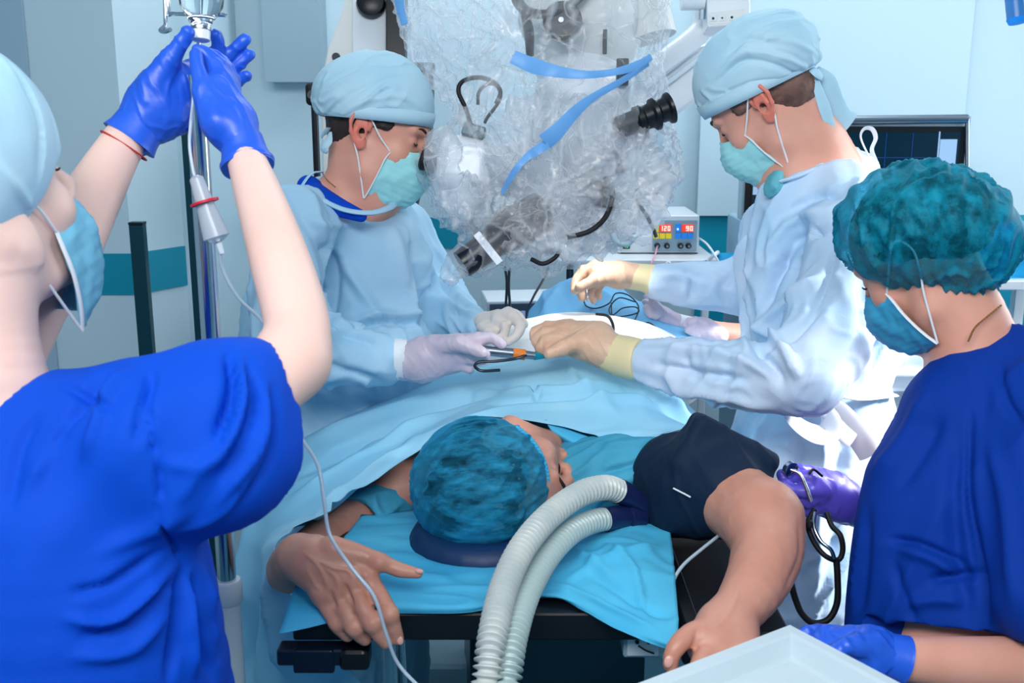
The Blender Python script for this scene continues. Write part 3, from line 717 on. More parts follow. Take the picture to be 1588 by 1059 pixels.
# ---------------------------------------------------------------- heads
class Head:
    def __init__(self, O, f, u, s=1.0):
        self.O = np.array(O, float); f = np.array(f, float); f /= np.linalg.norm(f)
        u = np.array(u, float); u = u-f*(u@f); u /= np.linalg.norm(u)
        self.f, self.u, self.r, self.s = f, u, np.cross(f, u), s      # r = the head's own right
    def P(self, f, u, r=0.): return self.O+self.s*(self.f*f+self.u*u+self.r*r)
    def el(self, S, f, u, r, rf, ru, rr, k=.012, sub=False, pitch=0):
        a = math.radians(pitch); e1 = self.f*math.cos(a)+self.u*math.sin(a); e2 = self.u*math.cos(a)-self.f*math.sin(a)
        S.ell(self.P(f, u, r), np.array([rf, ru, rr])*self.s, [e1, e2, self.r], k, sub)
    def cp(self, S, a, b, ra, rb, k=.008, sub=False): S.cap(self.P(*a), self.P(*b), ra*self.s, rb*self.s, k, sub)
    def face(self, S, ears=True):
        e, c = self.el, self.cp
        e(S, -.004, .045, 0, .097, .082, .075)
        e(S, .034, -.018, 0, .060, .082, .060, .03)
        for s in (-1, 1):
            c(S, (-.002, -.03, .054*s), (.012, -.07, .05*s), .014, .013, .025)
            c(S, (.012, -.07, .05*s), (.078, -.102, .012*s), .013, .015, .025)
            e(S, .062, -.025, .04*s, .022, .022, .02, .02)
            c(S, (.082, .028, .04*s), (.093, .026, .012*s), .008, .009, .012)
            e(S, .1, .007, .031*s, .017, .011, .018, .008, True)
            e(S, .0765, .006, .031*s, .0135, .0125, .0145, .002)
            c(S, (.104, -.036, .011*s), (.1, -.036, .012*s), .007, .007, .006)
        e(S, .072, -.062, 0, .026, .03, .03, .02)
        e(S, .078, -.1, 0, .017, .016, .018, .015)
        c(S, (.092, .014, 0), (.112, -.03, 0), .007, .0105, .01)
        c(S, (.1, -.058, -.018), (.1, -.058, .018), .006, .006, .006)
        c(S, (.097, -.07, -.015), (.097, -.07, .015), .006, .006, .006)
        if ears:
            for s in (-1, 1): self.ear(S, s)
        return self
    def ear(self, S, s, k=.004):
        rr = lambda f: s*(.073+max(0, -f)*.55)
        self.el(S, -.008, .004, rr(-.012), .015, .028, .004, k)
        rim = [(.008, .006), (.009, .02), (.002, .032), (-.01, .037), (-.021, .031), (-.026, .015), (-.022, -.004), (-.013, -.018), (-.004, -.028), (.003, -.026), (.005, -.014)]
        for a, b in zip(rim[:-1], rim[1:]): self.cp(S, (a[0], a[1], rr(a[0])+.002*s), (b[0], b[1], rr(b[0])+.002*s), .0036, .0036, .003)
        self.el(S, -.004, -.024, rr(-.004), .007, .009, .005, .004)
        for a, b in (((-.014, .02), (-.014, .0)), ((-.014, .0), (-.006, -.012))): self.cp(S, (a[0], a[1], rr(a[0])+.002*s), (b[0], b[1], rr(b[0])+.001*s), .003, .003, .003)
        self.el(S, -.004, -.002, s*.083, .006, .010, .008, .004, True)
    def lids(self, name, parent, side, m, closed=True):
        mb = MB()
        p = [(.0895+.001-.5*((r_-.031)**2)*22, .004-.004*(1-((r_-.031)/.014)**2), r_*side) for r_ in np.linspace(.018, .045, 7)]
        mb.tube([self.P(*q) for q in p], [.0006, .0014, .0016, .0014, .0008], 6, 4)
        return mb.build(name, m, parent)
    def brow(self, parent, side, m):
        mb = MB(); p = [(.098, .022, .012*side), (.0975, .029, .024*side), (.092, .032, .036*side), (.082, .026, .047*side)]
        mb.tube([self.P(*q) for q in p], [.003, .0042, .003, .0012], 8, 5, flat=.6); return mb.build('eyebrow', m, parent)
    def mask(self, parent, m, side=1, strap=True, pleat=.0022, df=0., du=0., wrink=.0015):
        """pleated mask over nose and chin with its edge bands and ear loops"""
        rows = []
        prof = [(-.006, .108, .052, .060, -.022), (-.022, .121, .046, .066, -.038), (-.048, .131, .042, .068, -.058), (-.08, .121, .036, .067, -.082), (-.112, .100, .030, .064, -.102), (-.128, .068, .024, .060, -.118)]
        prof = [(a+du, b+df, c+df*.6, d, e+du) for a, b, c, d, e in prof]
        for uc, fc, fs, rs, us in prof:
            row = []
            for t in (-1, -.78, -.45, 0, .45, .78, 1):
                w = abs(t); g = (1-w**2.2)
                row.append(self.P(fs+(fc-fs)*g, us+(uc-us)*(1-w**1.6), rs*math.copysign(min(1, w**.85), t)))
            rows.append(row)
        V, Fc = patch(rows, 8, 10)
        q = (V-self.O)/self.s; uu = q@self.u; rrr = q@self.r
        N = vnormals(V, Fc)
        if ((N*(V-self.O)).sum(1)).mean() < 0: Fc = Fc[:, ::-1]; N = -N
        ph = uu*1000/11+.6*np.sin(rrr*60)
        V = V+N*(pleat*(np.abs((ph % 1)-.5)*2-.5)*np.clip(1.2-np.abs(rrr)/.06, 0, 1))[:, None]
        V = V+N*(.004*fbm(V*28, 2))[:, None]+N*(wrink*(folds(V, self.u, .016, 4, 3)-.4))[:, None]
        o = mk('face_mask', V, Fc, m, parent, solid=.0012)
        for s in (-1, 1):
            mb = MB(); mb.tube([self.P(p[2]+.001, p[4], (p[3]+.001)*s) for p in prof], .0032, 8, 4, flat=.4)
            mb.build('mask_edge', M['strap'], o)
            if strap:
                mb = MB(); t = prof[0]; b = prof[-1]
                mb.tube([self.P(t[2], t[4], (t[3]+.002)*s), self.P(.03, .0, .074*s), self.P(.006, .028, .08*s), self.P(-.012, .034, .085*s), self.P(-.024, .012, .086*s), self.P(-.014, -.02, .08*s), self.P(-.0, -.05, .074*s), self.P(b[2], b[4], (b[3]+.002)*s)], .0016, 8, 6)
                mb.build('ear_loop', M['strap'], o)
        return o
    def hair(self, parent, m, low=-.045, front=.02, grow=1.02):
        S = Sdf()
        self.el(S, -.006, .043, 0, .097*grow, .084*grow, .0755*grow)
        self.el(S, -.045, -.005, 0, .045, .05, .055, .02)
        # sideburns
        for s in (-1, 1): self.el(S, .028, .02, .068*s, .016, .03, .008, .01)
        R_ = [self.f, self.u, self.r]
        S.box(self.P(.04+.1, -.1, 0), (.14, .115, .12), R_, .0, .006, True)
        S.box(self.P(front+.06, -.06, 0), (.06, .06, .12), R_, .0, .006, True)
        S.box(self.P(0, low-.1, 0), (.3, .1, .2), R_, .0, .006, True)
        return sdf_obj('hair', S, m, parent, .003, 1, lambda V, N: .0015*fbm(V*120, 2))
def redden(o, h, m):
    """ears are redder than the face: a second material on the same skin mesh"""
    me = o.data; me.materials.append(m); n = len(me.polygons); c = np.zeros(n*3); me.polygons.foreach_get('center', c)
    q = (c.reshape(-1, 3)+rootloc(o)-h.O)/h.s; f, u, r = q@h.f, q@h.u, np.abs(q@h.r)
    mi_ = ((r > .0765+np.maximum(0, -f)*.1) & (np.hypot(f+.008, u-.003) < .042)).astype(np.int32)
    me.polygons.foreach_set('material_index', mi_); me.update()
def fold_stack(V, N, specs):
    out = np.zeros(len(V))
    for sp in specs:
        if sp[0] == 'n':     # noise folds: direction, spacing, amplitude, seed, stretch
            _, d, across, amp, seed, st_ = sp
            m_ = np.clip(perlin(V/(across*3.2)+seed*3.1)*2.2+.5, 0.08, 1)
            out += amp*(folds(V, d, across, st_*1.6, seed)**1.5-.3)*m_
        elif sp[0] == 's':   # one fold along a line
            out += stroke(V, N, sp[1], sp[2], sp[3])
    return out
# ================================================================ left surgeon
ls = empty('person', W(560, 700, 2.25)*np.array([1, 1, 0]), 'person in pale blue gown and tied cap leaning into microscope eyepiece, left of the table', 'person')
hl = Head(W(581, 208, 2.07), (.955, -.14, -.25), (.2, .05, .97), 1.02)
S = Sdf(); hl.face(S)
S.ch([(556, 235, 2.08, 46), (556, 300, 2.10, 52), (540, 330, 2.14, 60)], .03)
S.ch([(590, 250, 2.06, 30), (575, 310, 2.08, 36)], .03)
S.ch([(480, 330, 2.05, 40), (600, 340, 2.22, 40)], .05); S.ch([(530, 360, 2.15, 75), (530, 620, 2.2, 75)], .05)
redden(sdf_obj('body', S, M['skin'], ls, .003), hl, M['ear'])
hl.hair(ls, M['hair'])
hl.lids('eyelashes', ls, 1, M['lash']); hl.brow(ls, 1, M['hair']); hl.brow(ls, -1, M['hair'])
S = Sdf()
for p in ((-.1, .1),): hl.el(S, -.006, .062, 0, .106, .092, .092)
hl.el(S, -.05, .055, 0, .085, .07, .086, .03)
R_ = [hl.f*math.cos(.16)+hl.u*math.sin(.16), hl.u*math.cos(.16)-hl.f*math.sin(.16), hl.r]
S.box(hl.P(0, .028-.15, 0), (.3, .15, .2), R_, .0, .004, True)
def capdisp(V, N):
    x, y, d = proj(V); o = fold_stack(V, N, [('n', vdir(1, -.5), .03, .004, 1, 3)])
    o += stroke(V, N, [(515, 190), (560, 160), (620, 150), (655, 170)], 5, .004)
    o += stroke(V, N, [(520, 198), (570, 176), (640, 170)], 4, -.004)
    o += stroke(V, N, [(558, 165), (600, 130)], 3, .004)+stroke(V, N, [(505, 180), (540, 150), (600, 120)], 5, -.004)
    return o
cp = sdf_obj('surgical_cap', S, M['cap'], ls, .003, 1, capdisp)
# hem band
def band(h, f0, u0, f1, u1, rr, wd, m, parent, name='cap_band', w0=.0):
    mb = MB(); c_f = (f0+f1)/2; c_u = (u0+u1)/2; a_f = (f0-f1)/2
    n = 40; V = []; F = []
    for i in range(n):
        a = 2*math.pi*i/n; f = c_f+a_f*math.cos(a); u = c_u+(u0-u1)/2*math.cos(a); r = rr*math.sin(a)
        for du, g in ((0, 1.0), (wd*.5, 1.015), (wd, 1.0)): V.append(h.P(c_f+(f-c_f)*g, u+du, r*g))
    for i in range(n):
        j = (i+1) % n
        for k in (0, 1): F.append((i*3+k, j*3+k, j*3+k+1, i*3+k+1))
    return mk(name, V, F, m, parent, solid=.002)
band(hl, .102, .040, -.108, .006, .089, .026, M['cap'], cp)
mb = MB(); b0 = hl.P(-.11, .02, .03)
for pts, w in (([(512, 200, 2.03), (502, 206, 2.02), (498, 214, 2.02)], 6), ([(512, 205, 2.03), (508, 220, 2.02), (502, 230, 2.02), (508, 236, 2.02)], 7)):
    mb.tube([W(*p) for p in pts], [.004, .012, .010, .006], 10, 6, flat=.3, up=AX+AU)
mb.build('cap_tie', M['cap'], cp)
hl.mask(ls, M['mask'])
# blue collar under the gown
S = Sdf(); S.ch([(478, 287, 2.05, 13), (520, 318, 1.99, 15), (560, 335, 1.98, 10)], .01); S.ch([(478, 292, 2.05, 15), (600, 330, 2.2, 14)], .02)
sdf_obj('scrub_collar', S, M['scrub'], ls, .004)
mb = MB(); mb.tube([W(500, 268, 2.05), W(508, 280, 2.02), W(520, 290, 2.0)], .0012, 6); mb.build('neck_cord', M['gold'], ls)
# gown
S = Sdf()
S.el(545, 470, 2.18, 118, 190, .13, 0, 0, .04)
S.el(560, 400, 2.16, 100, 95, .125, 0, 0, .04)
S.ch([(490, 325, 2.08, 42), (590, 335, 2.2, 36)], .05)
S.ch([(455, 345, 1.98, 52), (620, 355, 2.3, 44)], .05)
S.el(548, 650, 2.2, 150, 190, .15, 0, 0, .05); S.ch([(545, 760, 2.25, 120), (545, 1240, 2.5, 120)], .06)
S.el(545, 560, 2.15, 120, 110, .13, 0, 0, .05)
S.ch([(400, 470, 2.1, 26), (410, 560, 2.15, 40)], .05)
# near sleeve
S.ch([(462, 360, 1.97, 56), (445, 440, 1.92, 56), (450, 520, 1.86, 56)], .03)
S.ch([(450, 520, 1.86, 58), (520, 548, 1.88, 52), (598, 558, 1.92, 34)], .03)
# far sleeve
S.ch([(630, 370, 2.3, 44), (668, 440, 2.28, 42), (688, 480, 2.24, 38)], .03); S.ch([(688, 480, 2.24, 38), (735, 505, 2.16, 22)], .03)
# neck opening
S.ch([(548, 300, 2.09, 42), (545, 270, 2.07, 44), (545, 220, 2.07, 46)], .012, True)
S.ch([(490, 280, 2.05, 24), (470, 262, 2.05, 26)], .012, True)
S.ch([(512, 306, 1.98, 14), (560, 322, 1.99, 8)], .012, True)
def gdisp(V, N):
    o = fold_stack(V, N, [('n', vdir(.25, 1), .07, .012, 2, 4), ('n', vdir(.7, .8), .045, .006, 5, 3), ('n', vdir(1, -.2), .03, .002, 7, 2)])
    for pts, w, a in [([(500, 360), (520, 430), (505, 520)], 9, -.016), ([(470, 330), (500, 350), (560, 345)], 6, .006), ([(530, 400), (560, 450), (600, 520)], 10, .012),
                      ([(640, 370), (655, 440), (668, 520)], 8, -.018), ([(610, 350), (625, 420), (640, 500)], 10, .010), ([(545, 500), (600, 488), (660, 490)], 6, .010), ([(540, 512), (600, 500), (660, 504)], 5, -.012),
                      ([(420, 400), (470, 440), (510, 450)], 8, -.010), ([(440, 480), (490, 500), (530, 530)], 7, .010), ([(520, 515), (560, 525), (590, 540)], 5, -.008),
                      ([(480, 560), (540, 575), (590, 590)], 6, -.008), ([(560, 620), (600, 640), (640, 660)], 12, -.01), ([(680, 430), (700, 460), (705, 490)], 5, -.010), ([(690, 460), (715, 480), (740, 490)], 4, .008)]:
        o += stroke(V, N, pts, w, a*1.35)
    return o
gn = sdf_obj('surgical_gown', S, M['gown'], ls, .0055, 1, gdisp)
mb = MB(); mb.tube([W(*p) for p in [(466, 293, 2.06), (490, 303, 2.0), (530, 324, 1.965), (572, 330, 1.975), (604, 322, 2.02), (612, 312, 2.08)]], .008, 10, 8, flat=.5); mb.build('neck_binding', M['gown'], gn)
mb = MB(); mb.tube([W(*p) for p in [(455, 310, 2.02), (480, 272, 2.03), (500, 266, 2.05)]], .006, 8, 6, flat=.35); mb.build('neck_tie', M['gown'], gn)
def cuff_tube(pts, name, m, parent, bumps=0):
    mb = MB(); mb.tube([W(x, y, d) for x, y, d, r in pts], [r*d/FPX for x, y, d, r in pts], 28, 6); return mb.build(name, m, parent)
cuff_tube([(580, 556, 1.915, 31), (592, 557, 1.918, 33), (608, 558, 1.92, 32), (640, 560, 1.925, 29)], 'knit_cuff', M['knit'], gn)
cuff_tube([(720, 497, 2.18, 17), (748, 503, 2.15, 17)], 'knit_cuff', M['knit'], gn)
# near gloved hand holding the handpiece
def glove(parent, name, m, wrist, palm, fingers, thumb, cuff=None, res=.0016, wr=.0009, seed=0, kf=.004):
    S = Sdf(); S.ch(wrist, .012)
    for q in palm: S.ch(q, .012)
    for i, q in enumerate(fingers): S.ch(q[:2], .008); S.ch(q[1:], kf)
    if thumb: S.ch(thumb[:2], .01); S.ch(thumb[1:], kf)
    if cuff: S.ch(cuff, .004)
    return sdf_obj(name, S, m, parent, res, 2, lambda V, N: wr*.5*(fbm(V*40+seed, 2))+wr*1.2*(folds(V, vdir(.5, 1), .016, 7, seed+3)-.4))
g1 = glove(ls, 'surgical_glove', M['latex_grey'], [(625, 560, 1.92, 30), (660, 556, 1.915, 31)],
  [[(660, 548, 1.915, 27), (708, 536, 1.905, 19)], [(660, 556, 1.915, 29), (705, 548, 1.91, 20)], [(655, 570, 1.915, 24), (700, 560, 1.915, 17)]],
  [[(705, 534, 1.90, 15), (738, 527, 1.89, 11.5), (762, 524, 1.885, 9), (778, 534, 1.885, 7.5)],
   [(705, 540, 1.90, 14), (735, 545, 1.885, 11), (752, 549, 1.88, 9)],
   [(700, 552, 1.91, 13), (728, 556, 1.90, 10), (748, 558, 1.90, 8)],
   [(695, 562, 1.915, 12), (716, 566, 1.91, 9.5), (728, 572, 1.91, 8)]],
  [(675, 535, 1.895, 16), (712, 532, 1.87, 12.5), (746, 546, 1.86, 9.5)], [(618, 560, 1.92, 30), (634, 560, 1.92, 29)])
cuff_tube([(606, 558, 1.92, 33.5), (618, 558, 1.92, 33), (630, 559, 1.92, 31.5)], 'glove_cuff', M['strap'], g1)
# far gloved hand, fingers bent over the field
glove(ls, 'surgical_glove', M['latex_white'], [(734, 504, 2.17, 15), (752, 500, 2.14, 15)],
  [[(752, 498, 2.13, 14), (772, 492, 2.10, 12)]],
  [[(774, 491, 2.09, 11), (795, 491, 2.06, 9.5), (807, 505, 2.03, 8.5), (800, 521, 2.02, 7.5), (788, 530, 2.02, 6.5)],
   [(772, 492, 2.12, 10), (788, 484, 2.12, 8.5), (803, 490, 2.10, 8), (812, 503, 2.09, 7)],
   [(770, 500, 2.08, 9), (784, 506, 2.05, 7.5), (782, 518, 2.03, 7), (772, 526, 2.02, 6)],
   [(760, 506, 2.10, 8), (768, 514, 2.06, 7), (764, 524, 2.04, 6)]],
  [(748, 508, 2.10, 9), (758, 516, 2.06, 7.5), (765, 525, 2.03, 6.5)], None, .0014, .0004)

# ================================================================ right surgeon
rs = empty('person', W(1260, 700, 2.1)*np.array([1, 1, 0]), 'person in white-blue back-tied gown bending over the patient, right of the table', 'person')
hr = Head(W(1192, 160, 1.98), (-.72, .36, -.60), (-.50, .12, .86), 1.04)
S = Sdf(); hr.face(S)
S.ch([(1225, 185, 1.98, 50), (1255, 225, 1.99, 56), (1272, 270, 2.02, 64)], .03)
S.ch([(1205, 205, 1.97, 30), (1225, 250, 1.98, 34)], .03)
S.ch([(1230, 300, 1.98, 40), (1300, 300, 2.08, 40)], .05); S.ch([(1270, 330, 2.02, 75), (1290, 620, 2.0, 75)], .05)
redden(sdf_obj('body', S, M['skin'], rs, .003), hr, M['ear'])
hr.hair(rs, M['hair_short'], low=-.035, front=.03)
hr.lids('eyelashes', rs, -1, M['lash']); hr.brow(rs, -1, M['hair']); hr.brow(rs, 1, M['hair'])
S = Sdf()
hr.el(S, -.004, .062, 0, .109, .093, .090)
hr.el(S, -.055, .062, 0, .08, .07, .086, .03)
R_ = [hr.f*math.cos(.2)+hr.u*math.sin(.2), hr.u*math.cos(.2)-hr.f*math.sin(.2), hr.r]
S.box(hr.P(0, .032-.15, 0), (.3, .15, .2), R_, .0, .004, True)
def capdisp(V, N):
    o = fold_stack(V, N, [('n', vdir(1, -.25), .028, .005, 11, 3)])
    for pts, w, a in [([(1110, 130), (1150, 95), (1200, 100), (1250, 125)], 4, -.007), ([(1112, 118), (1150, 84), (1200, 84), (1260, 108)], 5, .006), ([(1125, 85), (1160, 62), (1200, 66)], 4, -.006), ([(1112, 150), (1160, 130), (1215, 122)], 3, -.003), ([(1180, 60), (1230, 66), (1275, 90)], 5, .005), ([(1190, 80), (1225, 85), (1262, 108)], 4, -.004)]:
        o += stroke(V, N, pts, w, a)
    return o
cp = sdf_obj('surgical_cap', S, M['cap'], rs, .003, 1, capdisp)
band(hr, .106, .044, -.10, .004, .088, .026, M['cap'], cp)
mb = MB()
for pts, w in (([(1262, 108, 1.93), (1266, 130, 1.92), (1278, 165, 1.92), (1286, 190, 1.93), (1290, 206, 1.94)], [.004, .006, .009, .008, .006]),
               ([(1266, 106, 1.94), (1284, 125, 1.94), (1296, 155, 1.95), (1306, 180, 1.96), (1318, 192, 1.97)], [.005, .012, .012, .014, .018]),
               ([(1255, 104, 1.92), (1266, 112, 1.91), (1275, 120, 1.92)], [.006, .009, .005])):
    mb.tube([W(*p) for p in pts], np.array(w)*1.25, 10, 6, flat=.2, up=AX)
mb.build('cap_tie', M['cap'], cp)
hr.mask(rs, M['mask'])
# spare mask hanging at the throat
hm = Head(hr.P(.012, -.075), hr.f+hr.u*.1, hr.u, .62)
S = Sdf(); S.el(1200, 285, 1.93, 13, 22, .02, 25); 
sdf_obj('hanging_mask', S, mat('sheer_green_mask', srgb(90, 170, 185), .6, bump=.4, bscale=60), rs, .003, 1, lambda V, N: .003*(folds(V, vdir(-.4, 1), .014, 4, 2)-.4))
S = Sdf(); S.ch([(1240, 262, 1.94, 10), (1285, 238, 2.0, 14), (1310, 240, 2.08, 12)], .02)
sdf_obj('scrub_collar', S, M['scrub'], rs, .004)
# gown
S = Sdf()
S.ch([(1240, 295, 1.98, 34), (1305, 275, 2.05, 42)], .05)
S.ch([(1315, 290, 2.02, 50), (1345, 400, 2.0, 66), (1325, 520, 1.98, 78)], .05)
S.ch([(1230, 330, 1.98, 54), (1240, 430, 2.0, 80), (1265, 560, 1.98, 82)], .06)
S.ch([(1262, 620, 2.0, 100), (1230, 760, 2.03, 118), (1225, 980, 2.08, 135), (1225, 1320, 2.2, 130)], .05)
S.ch([(1320, 620, 2.05, 60), (1330, 720, 2.08, 70)], .05)
S.ch([(1180, 400, 2.2, 40), (1200, 520, 2.15, 50)], .05)
# near sleeve (his left arm)
S.ch([(1300, 300, 1.93, 46), (1312, 400, 1.84, 62), (1290, 500, 1.76, 70), (1248, 580, 1.72, 62)], .03)
S.ch([(1248, 578, 1.72, 60), (1160, 585, 1.76, 54), (1070, 570, 1.82, 42), (1002, 560, 1.86, 30)], .025)
# far sleeve
S.ch([(1190, 350, 2.25, 40), (1180, 410, 2.3, 44), (1150, 445, 2.3, 40)], .04); S.ch([(1150, 445, 2.3, 38), (1080, 442, 2.28, 37), (1024, 437, 2.25, 28)], .03)
# neck opening
S.ch([(1262, 245, 2.0, 50), (1245, 210, 1.99, 50)], .012, True); S.ch([(1205, 262, 1.97, 28), (1180, 240, 1.97, 30)], .012, True)
S.ch([(1290, 228, 2.02, 18), (1320, 222, 2.05, 16)], .012, True)
def gdisp(V, N):
    o = fold_stack(V, N, [('n', vdir(-.6, 1), .075, .014, 12, 3.5), ('n', vdir(-.3, 1), .045, .006, 15, 4), ('n', vdir(1, .3), .03, .0025, 17, 2)])
    for pts, w, a in [([(1225, 330), (1265, 300), (1310, 300)], 7, -.012), ([(1190, 400), (1220, 350), (1290, 320)], 9, .014), ([(1200, 440), (1240, 370), (1320, 345)], 8, -.016), ([(1180, 500), (1205, 420), (1240, 380)], 9, -.014),
                      ([(1170, 520), (1220, 470), (1290, 430)], 9, .014), ([(1165, 545), (1230, 520), (1290, 460)], 7, -.012), ([(1330, 270), (1320, 330), (1295, 420)], 6, .008),
                      ([(1310, 330), (1285, 430), (1250, 500)], 5, -.008), ([(1160, 530), (1190, 560), (1215, 600)], 8, -.014), ([(1180, 500), (1215, 540), (1240, 590)], 8, .014),
                      ([(1000, 545), (1080, 545), (1150, 560), (1210, 590)], 7, .010), ([(1010, 565), (1080, 578), (1160, 590)], 7, -.012), ([(1040, 600), (1110, 612), (1200, 635)], 6, .008), ([(1060, 540), (1070, 575), (1100, 600)], 6, -.006),
                      ([(1110, 520), (1145, 525), (1170, 550)], 7, .010), ([(1060, 410), (1075, 440), (1070, 470)], 6, -.008), ([(1020, 425), (1060, 430), (1100, 445)], 6, .006), ([(1140, 420), (1120, 450), (1130, 475)], 6, -.009),
                      ([(1370, 340), (1380, 460), (1365, 560)], 12, .008), ([(1340, 420), (1335, 520), (1300, 600)], 12, -.009),
                      ([(1250, 660), (1235, 800), (1240, 950)], 12, -.014), ([(1180, 650), (1170, 700), (1180, 760)], 10, .010), ([(1320, 640), (1300, 760), (1290, 900)], 12, -.012), ([(1280, 650), (1270, 780), (1265, 930)], 9, .010)]:
        o += stroke(V, N, pts, w, a*1.35)
    return o
gn = sdf_obj('surgical_gown', S, M['gown_white'], rs, .0055, 1, gdisp)
mb = MB(); mb.tube([W(*p) for p in [(1195, 284, 1.93), (1215, 280, 1.915), (1250, 268, 1.92), (1290, 246, 1.95), (1318, 240, 2.0)]], .007, 10, 8, flat=.5); mb.build('neck_binding', M['gown_white'], gn)
mb = MB(); mb.tube([W(*p) for p in [(1348, 244, 2.0), (1335, 214, 2.0), (1340, 200, 2.0), (1352, 200, 2.0), (1358, 214, 2.0), (1352, 232, 2.0), (1358, 250, 2.0)]], .006, 8, 8, flat=.3); mb.build('neck_tie_loop', M['strap'], gn)
# back tie and bow
mb = MB()
mb.tube([W(*p) for p in [(1240, 625, 1.80), (1280, 612, 1.80), (1330, 618, 1.85), (1385, 612, 1.95)]], .012, 8, 8, flat=.25)
mb.build('waist_tie', M['strap'], gn)
def ribbon(name, pts, w, par, m=None, up=None):
    mb = MB(); mb.tube([W(*p) for p in pts], w, 10, 8, flat=.16, up=up if up is not None else AF*.5+AX); return mb.build(name, m or M['strap'], par)
ribbon('bow_loop', [(1268, 620, 1.785), (1244, 628, 1.77), (1226, 640, 1.765), (1238, 658, 1.76), (1262, 672, 1.76), (1284, 672, 1.765), (1288, 650, 1.77), (1272, 624, 1.785)], [.008, .014, .015, .017, .02, .02, .016, .008], gn, up=AU)
ribbon('bow_tail', [(1270, 622, 1.785), (1296, 632, 1.79), (1318, 656, 1.80), (1336, 682, 1.81), (1350, 706, 1.83)], [.008, .015, .019, .021, .02], gn, up=AX)
ribbon('bow_tail', [(1270, 622, 1.782), (1284, 640, 1.775), (1300, 665, 1.78), (1322, 684, 1.79)], [.006, .012, .015, .014], gn, up=AX)
MB().tube([W(1262, 616, 1.78), W(1270, 622, 1.772), W(1276, 628, 1.778)], [.008, .012, .008], 12, 5).build('bow_knot', M['strap'], gn)
# cuffs and gloves
def cuffed(ptsc): return ptsc
g2 = glove(rs, 'surgical_glove', M['latex'], [(945, 545, 1.90, 30), (918, 532, 1.92, 29)],
  [[(925, 528, 1.92, 27), (880, 515, 1.94, 17)], [(925, 540, 1.91, 24), (868, 530, 1.93, 18)], [(930, 520, 1.93, 22), (880, 508, 1.96, 12)]],
  [[(882, 508, 1.95, 13), (850, 508, 1.95, 10.5), (830, 514, 1.95, 8.5), (828, 524, 1.95, 7.5)],
   [(878, 514, 1.94, 13), (845, 518, 1.93, 10.5), (832, 526, 1.93, 8.5), (836, 538, 1.93, 7.5)],
   [(874, 524, 1.92, 13), (846, 530, 1.91, 10.5), (838, 540, 1.91, 8.5), (846, 548, 1.92, 7)],
   [(872, 534, 1.91, 12), (852, 540, 1.90, 9.5), (846, 549, 1.91, 7.5)]],
  [(900, 530, 1.90, 15), (872, 540, 1.885, 12), (852, 548, 1.88, 9)])
cf = cuff_tube([(936, 543, 1.905, 28), (950, 548, 1.90, 31), (968, 553, 1.89, 33), (985, 557, 1.875, 33), (992, 558, 1.87, 31)], 'glove_cuff', M['latex_cuff'], g2)
g3 = glove(rs, 'surgical_glove', M['latex'], [(985, 428, 2.25, 20), (958, 426, 2.25, 20)],
  [[(960, 424, 2.25, 19), (925, 415, 2.25, 12)], [(960, 430, 2.24, 17), (925, 424, 2.23, 13)]],
  [[(928, 414, 2.25, 11), (905, 420, 2.24, 8.5), (893, 436, 2.23, 7.5), (891, 450, 2.22, 6.5)],
   [(926, 420, 2.25, 10.5), (906, 432, 2.25, 8), (900, 450, 2.25, 7), (903, 462, 2.25, 6)],
   [(930, 428, 2.26, 10.5), (916, 445, 2.26, 8), (914, 460, 2.26, 7), (919, 466, 2.26, 6)],
   [(936, 432, 2.27, 10), (926, 448, 2.28, 7.5), (928, 460, 2.28, 6)]],
  [(950, 430, 2.23, 12), (922, 434, 2.21, 9.5), (899, 446, 2.205, 8)])
cuff_tube([(968, 427, 2.25, 18), (980, 429, 2.25, 20), (1000, 431, 2.25, 22), (1014, 435, 2.25, 25), (1020, 438, 2.25, 23)], 'glove_cuff', M['latex_cuff'], g3)
# ================================================================ nurse at the left edge, arms raised to the bottle
nl = empty('person', W(60, 1000, 1.1)*np.array([1, 1, 0]), 'person in royal blue scrubs seen from behind, raising both gloved hands to the drip bottle', 'person')
hn = Head(W(-62, 338, 1.08), (.44, .72, .42), (-.20, -.32, .90), 1.10)
S = Sdf(); hn.face(S)
S.ch([(-30, 400, 1.05, 85), (-35, 520, 1.05, 88), (-30, 640, 1.05, 110)], .03)
S.ch([(60, 680, 1.05, 60), (260, 680, 1.05, 70), (400, 610, 1.08, 58), (452, 560, 1.12, 55)], .03)
S.ch([(452, 560, 1.12, 55), (461, 505, 1.15, 51), (436, 410, 1.2, 47), (402, 305, 1.28, 37), (376, 232, 1.33, 28), (360, 190, 1.34, 30)], .02)
S.ch([(-80, 650, 1.15, 80), (0, 560, 1.2, 62), (30, 500, 1.22, 52)], .03)
S.ch([(30, 500, 1.22, 51), (88, 415, 1.26, 51), (138, 315, 1.31, 45), (192, 220, 1.38, 33), (225, 180, 1.4, 34)], .02)
S.ch([(0, 780, 1.1, 130), (40, 1000, 1.12, 170)], .04)
sdf_obj('body', S, M['skin_pale'], nl, .0032)
hn.lids('eyelashes', nl, 1, M['lash'])
hn.hair(nl, M['hair_short'], low=-.03)
S = Sdf()
hn.el(S, -.0, .065, 0, .120, .108, .104); hn.el(S, -.06, .05, 0, .090, .095, .1, .03)
R_ = [hn.f*math.cos(.3)+hn.u*math.sin(.3), hn.u*math.cos(.3)-hn.f*math.sin(.3), hn.r]
S.box(hn.P(0, -.004-.15, 0), (.3, .15, .2), R_, .0, .004, True)
cp = sdf_obj('surgical_cap', S, M['cap'], nl, .0035, 1, lambda V, N: fold_stack(V, N, [('n', vdir(.4, 1), .05, .005, 21, 3), ('s', [(20, 90), (60, 180), (70, 300)], 10, -.005), ('s', [(0, 250), (50, 330), (60, 380)], 8, .005)]))
